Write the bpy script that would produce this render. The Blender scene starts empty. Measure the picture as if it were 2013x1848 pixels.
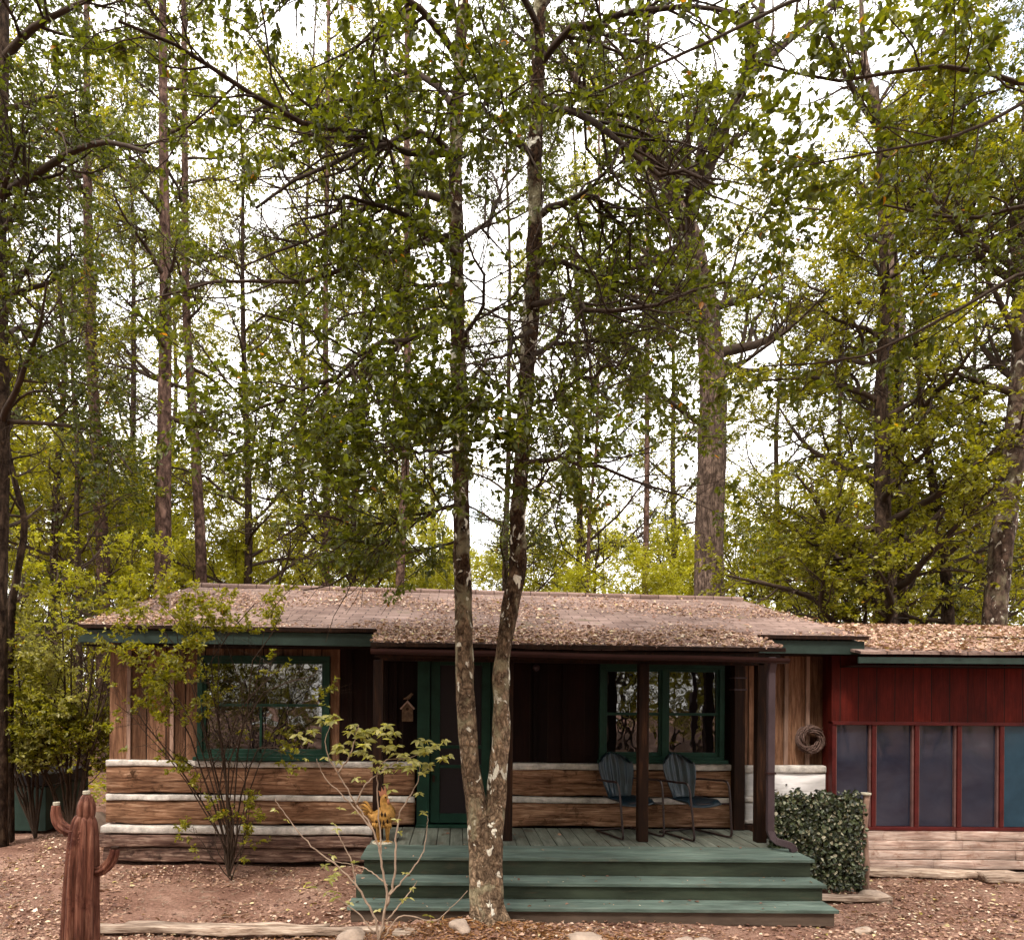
import bpy, math, random
import numpy as np
from mathutils import Vector, noise as mnoise
random.seed(7)
sc = bpy.context.scene
C = sc.collection
# ---------------------------------------------------------------- camera
EYE = 2.08; F = 1409.0; ROLL = 0.007
cam_d = bpy.data.cameras.new('camera'); cam = bpy.data.objects.new('camera', cam_d); C.objects.link(cam)
cam.location = (0, 0, EYE); cam.rotation_euler = (math.radians(90), -ROLL, 0)
cam_d.lens = 36.0*F/2013; cam_d.sensor_width = 36; cam_d.sensor_fit = 'HORIZONTAL'
cam_d.shift_x = (1006.5-898)/2013; cam_d.shift_y = (1360-924)/2013
cam_d.clip_start = 0.05; cam_d.clip_end = 2000
sc.camera = cam
sc.render.resolution_x = 1024; sc.render.resolution_y = 939
# ---------------------------------------------------------------- sky, sun, exposure
SUN_EL, SUN_AZ = math.radians(58), math.radians(205)
w = bpy.data.worlds.new('World'); sc.world = w; w.use_nodes = True
nt = w.node_tree; nt.nodes.clear()
out = nt.nodes.new('ShaderNodeOutputWorld'); bg = nt.nodes.new('ShaderNodeBackground')
sky = nt.nodes.new('ShaderNodeTexSky'); sky.sky_type = 'NISHITA'; sky.sun_disc = False
sky.sun_elevation = SUN_EL; sky.sun_rotation = SUN_AZ; sky.air_density = 1.6; sky.dust_density = 4.0
tc = nt.nodes.new('ShaderNodeTexCoord'); nz = nt.nodes.new('ShaderNodeTexNoise')
nz.inputs['Scale'].default_value = 3.0; nz.inputs['Detail'].default_value = 6
rp = nt.nodes.new('ShaderNodeValToRGB'); rp.color_ramp.elements[0].position = .30; rp.color_ramp.elements[1].position = .46
mx = nt.nodes.new('ShaderNodeMix'); mx.data_type = 'RGBA'
mx.inputs['B'].default_value = (8.5, 8.2, 7.9, 1)      # cloud cover, in the sky texture's own units
nt.links.new(tc.outputs['Generated'], nz.inputs['Vector']); nt.links.new(nz.outputs['Fac'], rp.inputs['Fac'])
nt.links.new(rp.outputs['Color'], mx.inputs['Factor']); nt.links.new(sky.outputs['Color'], mx.inputs['A'])
nt.links.new(mx.outputs['Result'], bg.inputs['Color']); bg.inputs['Strength'].default_value = 0.15
nt.links.new(bg.outputs['Background'], out.inputs['Surface'])
sl = bpy.data.lights.new('sun', 'SUN'); sl.energy = 1.5; sl.angle = math.radians(10); sl.color = (1, .93, .82)
so = bpy.data.objects.new('sun', sl); C.objects.link(so)
sdir = Vector((math.sin(SUN_AZ)*math.cos(SUN_EL), math.cos(SUN_AZ)*math.cos(SUN_EL), math.sin(SUN_EL)))
so.rotation_euler = sdir.to_track_quat('Z', 'Y').to_euler(); so.location = (0, 0, 30)
sc.view_settings.view_transform = 'Standard'; sc.view_settings.look = 'None'
sc.view_settings.exposure = 1.6; sc.view_settings.gamma = 1.0
sc.cycles.max_bounces = 6; sc.cycles.diffuse_bounces = 3; sc.cycles.glossy_bounces = 3
sc.cycles.transmission_bounces = 3; sc.cycles.transparent_max_bounces = 6

def P(x, y, Z):
    "a point of the place seen at photo pixel (x, y) (2013 wide) and Z metres away"
    xi = x-898; vi = 1360-y
    return np.array(((xi-ROLL*vi)*Z/F, Z, EYE+(vi+ROLL*xi)*Z/F))
# ---------------------------------------------------------------- materials
def newmat(name):
    m = bpy.data.materials.new(name); m.use_nodes = True; n = m.node_tree.nodes; n.clear()
    o = n.new('ShaderNodeOutputMaterial'); b = n.new('ShaderNodeBsdfPrincipled'); m.node_tree.links.new(b.outputs[0], o.inputs[0])
    return m, m.node_tree, b, o
def N(t, kind, **kw):
    n = t.nodes.new(kind)
    for k, v in kw.items():
        if k in n.inputs: n.inputs[k].default_value = v
        else: setattr(n, k, v)
    return n
def ramp(t, stops, fac=None):
    r = t.nodes.new('ShaderNodeValToRGB'); e = r.color_ramp.elements
    while len(e) < len(stops): e.new(.5)
    for i, (p, c) in enumerate(stops): e[i].position = p; e[i].color = (*c, 1) if len(c) == 3 else c
    if fac is not None: t.links.new(fac, r.inputs['Fac'])
    return r
def coords(t, scale=(1, 1, 1)):
    tcn = t.nodes.new('ShaderNodeTexCoord'); mp = t.nodes.new('ShaderNodeMapping'); mp.inputs['Scale'].default_value = scale
    t.links.new(tcn.outputs['Object'], mp.inputs['Vector']); return mp.outputs[0]
def noi(t, vec, scale, detail=5, rough=.6, dist=0):
    n = N(t, 'ShaderNodeTexNoise', Scale=scale, Detail=detail, Roughness=rough, Distortion=dist); t.links.new(vec, n.inputs['Vector']); return n.outputs['Fac']
def bump(t, b, h, strength=.5, dist=.02):
    bn = N(t, 'ShaderNodeBump', Strength=strength, Distance=dist); t.links.new(h, bn.inputs['Height']); t.links.new(bn.outputs[0], b.inputs['Normal']); return bn
def mixc(t, fac, a, b, mode='MIX'):
    m = t.nodes.new('ShaderNodeMix'); m.data_type = 'RGBA'; m.blend_type = mode
    for s, v in (('Factor', fac), ('A', a), ('B', b)):
        if hasattr(v, 'is_linked') or hasattr(v, 'links'): t.links.new(v, m.inputs[s])
        elif isinstance(v, (int, float)): m.inputs[s].default_value = v
        else: m.inputs[s].default_value = (*v, 1)
    return m.outputs['Result']
def wood(name, stops, axis='x', grain=1.0, rough=.75, bs=.6, stain=None, big=2.0):
    m, t, b, o = newmat(name)
    sc_ = {'x': (1.2, 14, 14), 'z': (14, 14, 1.2), 'y': (14, 1.2, 14)}[axis]
    v = coords(t, sc_)
    g = noi(t, v, 2.2*grain, 8, .65, .6)
    r = ramp(t, stops, g)
    v2 = coords(t, {'x': (.6, 2, 2), 'z': (2, 2, .6), 'y': (2, .6, 2)}[axis])
    f = noi(t, v2, big, 4, .6, .4)
    r2 = ramp(t, [(.3, (.55, .52, .5)), (.7, (1.25, 1.2, 1.15))], f)
    c = mixc(t, 1.0, r.outputs[0], r2.outputs[0], 'MULTIPLY')
    if stain:
        f3 = noi(t, coords(t, (1, 1, 1)), 5, 5, .7, .3); r3 = ramp(t, [(.55, (0, 0, 0)), (.68, (1, 1, 1))], f3)
        c = mixc(t, r3.outputs[0], c, stain)
    t.links.new(c, b.inputs['Base Color']); b.inputs['Roughness'].default_value = rough; b.inputs['Specular IOR Level'].default_value = .12
    bump(t, b, g, bs, .01)
    return m
def worn(m, col, lo=.56, hi=.70, sc_=7):
    t = m.node_tree; b = t.nodes['Principled BSDF']; src = b.inputs['Base Color'].links[0].from_socket
    f = noi(t, coords(t, (.5, 2, 2)), sc_, 7, .75, .4); r = ramp(t, [(lo, (0, 0, 0)), (hi, (.8, .8, .8))], f)
    t.links.new(mixc(t, r.outputs[0], src, col), b.inputs['Base Color'])
def plain(name, col, rough=.6, var=.3, scale=6, metal=0, bs=.15, spec=None):
    m, t, b, o = newmat(name)
    f = noi(t, coords(t), scale, 6, .65)
    r = ramp(t, [(.3, tuple(c*(1-var) for c in col)), (.7, tuple(c*(1+var) for c in col))], f)
    t.links.new(r.outputs[0], b.inputs['Base Color']); b.inputs['Roughness'].default_value = rough; b.inputs['Metallic'].default_value = metal
    b.inputs['Specular IOR Level'].default_value = .15 if spec is None else spec
    bump(t, b, noi(t, coords(t), scale*6, 5, .7), bs, .01)
    return m
def leafmat(name, stops, trans=.45, rough=.5, gain=1.0):
    m, t, b, o = newmat(name)
    a = N(t, 'ShaderNodeAttribute', attribute_name='rnd')
    r = ramp(t, stops, a.outputs['Fac'])
    t.links.new(r.outputs[0], b.inputs['Base Color']); b.inputs['Roughness'].default_value = rough
    b.inputs['Specular IOR Level'].default_value = .5
    tr = t.nodes.new('ShaderNodeBsdfTranslucent')
    tcl = mixc(t, 1.0, r.outputs[0], (1.4*gain, 1.4*gain, .45*gain), 'MULTIPLY'); t.links.new(tcl, tr.inputs['Color'])
    ms = t.nodes.new('ShaderNodeMixShader'); ms.inputs[0].default_value = trans
    t.links.new(b.outputs[0], ms.inputs[1]); t.links.new(tr.outputs[0], ms.inputs[2]); t.links.new(ms.outputs[0], o.inputs[0])
    return m
def barkmat(name, c0, c1, lichen=None, zs=.35, scale=9, lam=.62, bs=1.0, upper=None):
    m, t, b, o = newmat(name)
    v = coords(t, (1, 1, zs))
    vor = N(t, 'ShaderNodeTexVoronoi', Scale=scale, feature='DISTANCE_TO_EDGE')
    dn = N(t, 'ShaderNodeTexNoise', Scale=5, Detail=4); t.links.new(v, dn.inputs['Vector'])
    vm = t.nodes.new('ShaderNodeVectorMath'); vm.operation = 'MULTIPLY_ADD'; vm.inputs[1].default_value = (.25, .25, .25)
    t.links.new(dn.outputs['Color'], vm.inputs[0]); t.links.new(v, vm.inputs[2]); t.links.new(vm.outputs[0], vor.inputs['Vector'])
    n1 = noi(t, v, scale*2.2, 8, .72, .3)
    h = N(t, 'ShaderNodeMath', operation='MULTIPLY_ADD'); t.links.new(vor.outputs['Distance'], h.inputs[0]); h.inputs[1].default_value = 1.6; t.links.new(n1, h.inputs[2])
    r = ramp(t, [(.28, c0), (.95, c1)], h.outputs[0])
    c = r.outputs[0]
    nb = noi(t, coords(t, (1, 1, .7)), scale*.9, 6, .75, .8); rb = ramp(t, [(.36, (.32, .28, .25)), (.5, (.95, .93, .9)), (.64, (1.75, 1.7, 1.6))], nb)
    c = mixc(t, 1.0, c, rb.outputs[0], 'MULTIPLY')
    n3 = noi(t, coords(t, (1, 1, .6)), 1.7, 4, .6); r3 = ramp(t, [(.3, (.6, .58, .55)), (.7, (1.3, 1.3, 1.25))], n3)
    c = mixc(t, 1.0, c, r3.outputs[0], 'MULTIPLY')
    if upper:      # light on the lower trunk put into colour: bark darkened above a ragged border
        tz = t.nodes.new('ShaderNodeTexCoord'); sz = t.nodes.new('ShaderNodeSeparateXYZ'); t.links.new(tz.outputs['Object'], sz.inputs[0])
        az = N(t, 'ShaderNodeMath', operation='MULTIPLY_ADD'); t.links.new(noi(t, coords(t, (1, 1, .5)), 5, 6, .75, .5), az.inputs[0]); az.inputs[1].default_value = 3.4; t.links.new(sz.outputs['Z'], az.inputs[2])
        rz_ = t.nodes.new('ShaderNodeMapRange'); t.links.new(az.outputs[0], rz_.inputs['Value']); rz_.inputs['From Min'].default_value = upper[0]; rz_.inputs['From Max'].default_value = upper[1]
        c = mixc(t, rz_.outputs[0], c, mixc(t, 1.0, c, upper[2], 'MULTIPLY'))
    if lichen:
        n2 = noi(t, coords(t, (1, 1, .75)), 11, 4, .55, .5); r2 = ramp(t, [(lam, (0, 0, 0)), (lam+.03, (1, 1, 1))], n2)
        c = mixc(t, r2.outputs[0], c, lichen)
        n4 = noi(t, coords(t, (1, 1, .8)), 5, 5, .6, .5); r4 = ramp(t, [(.52, (0, 0, 0)), (.62, (.6, .6, .6))], n4)
        c = mixc(t, r4.outputs[0], c, (lichen[0]*.42, lichen[1]*.40, lichen[2]*.30))
    t.links.new(c, b.inputs['Base Color']); b.inputs['Roughness'].default_value = .9; b.inputs['Specular IOR Level'].default_value = .08
    bump(t, b, h.outputs[0], bs, .02)
    return m
def boards(name, stops, bw, rough=.8, gap=.06, bs=.7):
    "wide vertical boards: every board its own tone, dark joints"
    m, t, b, o = newmat(name)
    tcn = t.nodes.new('ShaderNodeTexCoord'); sp = t.nodes.new('ShaderNodeSeparateXYZ'); t.links.new(tcn.outputs['Object'], sp.inputs[0])
    d = N(t, 'ShaderNodeMath', operation='DIVIDE'); t.links.new(sp.outputs['X'], d.inputs[0]); d.inputs[1].default_value = bw
    fl = N(t, 'ShaderNodeMath', operation='FLOOR'); t.links.new(d.outputs[0], fl.inputs[0])
    fr = N(t, 'ShaderNodeMath', operation='FRACT'); t.links.new(d.outputs[0], fr.inputs[0])
    wn = N(t, 'ShaderNodeTexWhiteNoise', noise_dimensions='1D'); t.links.new(fl.outputs[0], wn.inputs['W'])
    g = noi(t, coords(t, (16, 16, 1.1)), 2.4, 8, .7, .6)
    r = ramp(t, stops, g)
    tr = ramp(t, [(0, (.6, .56, .52)), (1, (1.3, 1.3, 1.28))], wn.outputs['Value'])
    c = mixc(t, 1.0, r.outputs[0], tr.outputs[0], 'MULTIPLY')
    f = noi(t, coords(t, (2, 2, .9)), 2.3, 5, .65, .4); r5 = ramp(t, [(.3, (.6, .56, .52)), (.7, (1.25, 1.2, 1.15))], f)
    c = mixc(t, 1.0, c, r5.outputs[0], 'MULTIPLY')
    gp = N(t, 'ShaderNodeMath', operation='LESS_THAN'); t.links.new(fr.outputs[0], gp.inputs[0]); gp.inputs[1].default_value = gap
    c = mixc(t, gp.outputs[0], c, (.012, .006, .004))
    t.links.new(c, b.inputs['Base Color']); b.inputs['Roughness'].default_value = rough; b.inputs['Specular IOR Level'].default_value = .12
    s = N(t, 'ShaderNodeMath', operation='SUBTRACT'); t.links.new(g, s.inputs[0]); t.links.new(gp.outputs[0], s.inputs[1])
    bump(t, b, s.outputs[0], bs, .01)
    return m
M = {}
M['log'] = wood('hewn_log_wood', [(.30, (.030, .013, .008)), (.43, (.14, .070, .040)), (.56, (.255, .142, .087)), (.75, (.50, .34, .24))], 'x', 1.0, .8, 1.0, (.045, .02, .009), 2.2)
M['log_grey'] = wood('weathered_sill_wood', [(.32, (.02, .010, .008)), (.5, (.13, .075, .06)), (.7, (.36, .26, .21))], 'x', 1.1, .85, 1.0, (.03, .017, .014))
M['chink'] = plain('white_chinking', (.46, .415, .38), .85, .45, 9, 0, 1.0)
M['white_board'] = wood('whitewashed_board', [(.28, (.40, .36, .35)), (.40, (.76, .76, .79)), (.8, (.86, .86, .90))], 'x', .9, .7, .4)
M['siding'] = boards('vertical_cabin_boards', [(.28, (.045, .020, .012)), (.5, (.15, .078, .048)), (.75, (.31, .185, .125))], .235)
M['siding_shaded'] = boards('shade_toned_porch_boards', [(.25, (.005, .0015, .001)), (.6, (.010, .003, .002)), (.85, (.022, .007, .005))], .22)  # darker copy of the siding, the porch roof's shade put into its colour
M['batten'] = wood('grey_batten_wood', [(.25, (.13, .08, .06)), (.6, (.30, .20, .16)), (.85, (.42, .32, .27))], 'z', 1, .8, .5)
M['green_paint'] = plain('forest_green_paint', (.009, .032, .021), .5, .3, 5, 0, .2)
M['fascia'] = plain('green_fascia_paint', (.024, .038, .032), .55, .3, 4, 0, .25)
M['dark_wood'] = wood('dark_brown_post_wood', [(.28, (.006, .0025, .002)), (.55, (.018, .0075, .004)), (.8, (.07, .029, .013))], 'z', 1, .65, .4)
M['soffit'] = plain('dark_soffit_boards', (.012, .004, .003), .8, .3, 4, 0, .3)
M['gutter'] = plain('brown_painted_gutter', (.036, .016, .015), .4, .25, 5, 0, .1)
M['spout'] = plain('mauve_brown_downspout', (.060, .041, .046), .45, .2, 4, 0, .1)
M['glass'] = newmat('window_glass')[0]
t = M['glass'].node_tree; b = t.nodes['Principled BSDF']; b.inputs['Base Color'].default_value = (.006, .004, .004, 1); b.inputs['Roughness'].default_value = .02; b.inputs['Specular IOR Level'].default_value = 1.0
b.inputs['IOR'].default_value = 1.7
bump(t, b, noi(t, coords(t), 2.6, 2, .5), .25, .03)
M['screen'] = plain('dark_door_screen', (.016, .011, .013), .45, .2, 80, 0, .2)
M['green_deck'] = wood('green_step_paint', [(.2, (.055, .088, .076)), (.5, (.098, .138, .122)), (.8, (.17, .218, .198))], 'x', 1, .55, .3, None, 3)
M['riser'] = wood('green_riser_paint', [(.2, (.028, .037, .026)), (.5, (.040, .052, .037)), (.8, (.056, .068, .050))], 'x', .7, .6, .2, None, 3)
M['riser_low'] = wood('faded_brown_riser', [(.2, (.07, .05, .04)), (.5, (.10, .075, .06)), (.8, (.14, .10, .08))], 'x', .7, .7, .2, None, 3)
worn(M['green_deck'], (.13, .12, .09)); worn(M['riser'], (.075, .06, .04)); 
M['deck'] = wood('green_grey_deck_boards', [(.2, (.07, .082, .068)), (.5, (.12, .135, .115)), (.8, (.20, .215, .19))], 'y', 1, .6, .4, (.09, .075, .055), 3)
M['red'] = boards('barn_red_boards', [(.2, (.042, .004, .002)), (.55, (.095, .009, .005)), (.85, (.15, .018, .010))], .215, .7, .05, .4)
M['red_trim'] = plain('barn_red_trim', (.060, .007, .006), .55, .35, 6, 0, .2)
M['tan_trim'] = plain('faded_tan_stop', (.12, .06, .055), .7, .3, 6, 0, .2)
def shinglemat():
    m, t, b, o = newmat('asphalt_shingle_roof')
    v = coords(t, (1, 1, 1))
    br = N(t, 'ShaderNodeTexBrick', Scale=1.0); br.offset = .5
    br.inputs['Brick Width'].default_value = .30; br.inputs['Row Height'].default_value = .135; br.inputs['Mortar Size'].default_value = .008
    br.inputs['Color1'].default_value = (.145, .098, .086, 1); br.inputs['Color2'].default_value = (.24, .175, .155, 1); br.inputs['Mortar'].default_value = (.05, .03, .028, 1)
    t.links.new(v, br.inputs['Vector'])
    n = noi(t, v, 1.2, 6, .65); r = ramp(t, [(.3, (.7, .64, .6)), (.7, (1.35, 1.3, 1.25))], n)
    c = mixc(t, 1.0, br.outputs['Color'], r.outputs[0], 'MULTIPLY')
    n2 = noi(t, v, 60, 3, .7); r2 = ramp(t, [(.3, (.7, .7, .7)), (.7, (1.3, 1.3, 1.3))], n2)
    c = mixc(t, 1.0, c, r2.outputs[0], 'MULTIPLY')
    mo = noi(t, v, 2.0, 5, .7, .5); rm = ramp(t, [(.60, (0, 0, 0)), (.72, (.7, .7, .7))], mo)
    c = mixc(t, rm.outputs[0], c, (.10, .10, .035))
    t.links.new(c, b.inputs['Base Color']); b.inputs['Roughness'].default_value = .9; b.inputs['Specular IOR Level'].default_value = .2
    bump(t, b, br.outputs['Fac'], -.6, .02)
    return m
M['shingle'] = shinglemat()
def groundmat():
    m, t, b, o = newmat('leaf_strewn_soil')
    v = coords(t)
    n = noi(t, v, 1.1, 6, .7, .4); r = ramp(t, [(.3, (.14, .070, .053)), (.5, (.26, .15, .115)), (.7, (.42, .28, .225))], n)
    n2 = noi(t, v, 34, 6, .8); r2 = ramp(t, [(.32, (.42, .38, .34)), (.65, (1.35, 1.3, 1.25))], n2)
    c = mixc(t, 1.0, r.outputs[0], r2.outputs[0], 'MULTIPLY')
    t.links.new(c, b.inputs['Base Color']); b.inputs['Roughness'].default_value = .95; b.inputs['Specular IOR Level'].default_value = .1
    bump(t, b, n2, 1.0, .03)
    return m
M['ground'] = groundmat()
M['rust'] = wood('rusted_sheet_metal', [(.3, (.030, .011, .008)), (.5, (.12, .045, .030)), (.72, (.27, .135, .095))], 'z', 1.2, .6, .5, (.055, .016, .011), 3.5)
M['rust_cap'] = plain('pale_cut_pipe_end', (.42, .38, .30), .6, .3, 9, 0, .2)
M['rooster'] = plain('orange_yellow_rooster_paint', (.30, .155, .04), .45, .7, 14, 0, .3)
M['rooster_dark'] = plain('dark_lantern_opening', (.02, .008, .004), .8, .2, 8)
M['rooster_red'] = plain('faded_red_comb_paint', (.34, .14, .08), .5, .4, 14, 0, .3)
M['chair'] = plain('worn_blue_chair_enamel', (.003, .012, .020), .34, .75, 9, .1, .35, .5)
M['chair_frame'] = plain('chipped_dark_tube_enamel', (.022, .010, .009), .3, .9, 45, .2, .3, .5)
M['wicker'] = plain('dry_grapevine', (.12, .075, .062), .85, .45, 30, 0, .5)
M['plaque'] = plain('painted_plaque', (.10, .058, .034), .6, .5, 22, 0, .4)
M['stone'] = plain('pale_field_stone', (.34, .26, .21), .9, .35, 5, 0, 1.0)
M['timber'] = wood('split_weathered_timber', [(.3, (.03, .02, .015)), (.45, (.26, .19, .15)), (.72, (.62, .53, .45))], 'x', 1.5, .9, 1.0)
M['plank'] = wood('weathered_annex_plank', [(.28, (.12, .07, .06)), (.45, (.38, .27, .23)), (.75, (.66, .56, .51))], 'x', 1.0, .85, 1.0, (.22, .12, .085), 3.5)
M['box_green'] = plain('dark_green_metal', (.020, .038, .030), .5, .3, 4, 0, .2)
M['box_lid'] = plain('black_box_lid', (.018, .015, .016), .5, .3, 4, 0, .2)
M['metal'] = plain('pale_metal_plate', (.5, .5, .48), .4, .1, 8)
def panemat():
    m, t, b, o = newmat('grey_blue_vinyl_pane')
    f = noi(t, coords(t, (1, 1, 1.6)), 1.6, 5, .6, .6)
    r = ramp(t, [(.3, (.012, .014, .026)), (.5, (.020, .023, .038)), (.7, (.030, .033, .050))], f)
    t.links.new(r.outputs[0], b.inputs['Base Color']); b.inputs['Roughness'].default_value = .05; b.inputs['Specular IOR Level'].default_value = .45
    bump(t, b, noi(t, coords(t, (1, 1, 1.8)), 1.6, 2, .5, .2), .06, .03)
    return m
M['pane'] = panemat()
M['pane_blue'] = plain('teal_blue_vinyl_pane', (.016, .040, .062), .25, .2, 3, 0, .1)
G = {   # leaf colours: the leaves of the place, dark to yellow
 'hero': [(0, (.036, .044, .006)), (.5, (.088, .100, .010)), (.80, (.16, .165, .014)), (.96, (.24, .21, .02)), (1, (.34, .14, .02))],
 'dark': [(0, (.026, .033, .009)), (.6, (.068, .078, .011)), (.92, (.14, .14, .016)), (1, (.20, .08, .015))],
 'yellow': [(0, (.090, .095, .008)), (.5, (.21, .20, .013)), (.9, (.34, .295, .028)), (1, (.40, .22, .02))],
 'bright': [(0, (.22, .225, .014)), (.5, (.36, .345, .022)), (1, (.52, .45, .06))],
 'blue': [(0, (.05, .058, .02)), (.5, (.10, .11, .032)), (.9, (.17, .18, .06)), (1, (.22, .16, .04))],
 'pale': [(0, (.17, .165, .035)), (.5, (.30, .285, .085)), (1, (.52, .48, .22))],
 'hedge': [(0, (.012, .015, .007)), (.5, (.030, .042, .014)), (.8, (.075, .095, .035)), (.9, (.22, .21, .13)), (1, (.40, .36, .26))],
 'litter': [(0, (.07, .028, .02)), (.25, (.19, .09, .06)), (.6, (.36, .21, .145)), (.90, (.43, .28, .20)), (.97, (.72, .60, .48)), (1, (.42, .34, .08))],
 'needle': [(0, (.10, .04, .012)), (.5, (.24, .10, .03)), (1, (.36, .19, .07))],
 'red': [(0, (.16, .02, .012)), (1, (.28, .05, .02))],
}
L = {k: leafmat('leaf_'+k, v, .1 if k in ('litter', 'needle', 'hedge') else .5, .6 if k == 'litter' else .42) for k, v in G.items()}
M['bark'] = barkmat('lichened_grey_bark', (.040, .026, .018), (.25, .18, .13), (.74, .70, .60), .6, 22, .60, 1.0, (3.9, 4.9, (.26, .20, .17)))
M['bark_dark'] = barkmat('dark_woodland_bark', (.012, .007, .006), (.060, .040, .030), None, .35, 10)
M['bark_pine'] = barkmat('plated_pine_bark', (.022, .012, .010), (.125, .078, .066), None, .45, 6, .6, 1.0)
M['bark_oak'] = barkmat('ridged_oak_bark', (.025, .017, .014), (.15, .108, .092), None, .16, 13, .6, 1.0)
M['bark_lean'] = barkmat('mottled_leaning_bark', (.018, .011, .009), (.10, .068, .056), (.42, .38, .33), .5, 8, .6)
M['twig'] = plain('pale_shrub_twig', (.27, .195, .145), .8, .3, 12, 0, .3)
M['twig_dark'] = plain('dark_branch_bark', (.040, .025, .017), .85, .4, 9, 0, .4)
M['branch'] = plain('grey_brown_branch_bark', (.050, .033, .023), .85, .45, 5, 0, .5)
# ---------------------------------------------------------------- objects and labels
def link(o, parent=None):
    C.objects.link(o)
    if parent is not None: o.parent = parent; o.matrix_parent_inverse = parent.matrix_world.inverted()
    return o
def tag(o, label=None, cat=None, group=None, kind=None):
    if label: o['label'] = label
    if cat: o['category'] = cat
    if group: o['group'] = group
    if kind: o['kind'] = kind
    return o
def thing(name, label, cat, loc=(0, 0, 0), rz=0, group=None):
    o = bpy.data.objects.new(name, None); o.location = [float(v) for v in loc]; o.rotation_euler = (0, 0, rz); o.empty_display_size = .2
    C.objects.link(o); bpy.context.view_layer.update(); return tag(o, label, cat, group)
def fast_mesh(name, V, Fs, rnd=None, smooth=False):
    "V (n,3); Fs list of (f,k) index arrays; rnd one value per face"
    me = bpy.data.meshes.new(name); V = np.asarray(V, np.float32)
    me.vertices.add(len(V)); me.vertices.foreach_set('co', V.ravel())
    loops = np.concatenate([f.ravel() for f in Fs]).astype(np.int32)
    tot = np.concatenate([np.full(len(f), f.shape[1], np.int32) for f in Fs]); st = np.concatenate([[0], np.cumsum(tot)[:-1]]).astype(np.int32)
    me.loops.add(len(loops)); me.loops.foreach_set('vertex_index', loops)
    me.polygons.add(len(tot)); me.polygons.foreach_set('loop_start', st); me.polygons.foreach_set('loop_total', tot)
    if smooth: me.polygons.foreach_set('use_smooth', np.ones(len(tot), bool))
    if rnd is not None:
        a = me.attributes.new('rnd', 'FLOAT', 'FACE'); a.data.foreach_set('value', np.asarray(rnd, np.float32))
    me.update(calc_edges=True); return me
def mobj(name, me, mat, parent=None, local=False):
    me.materials.append(mat); o = bpy.data.objects.new(name, me); C.objects.link(o)
    if parent is not None:
        o.parent = parent
        if not local: o.matrix_parent_inverse = parent.matrix_world.inverted()
    return o
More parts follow.
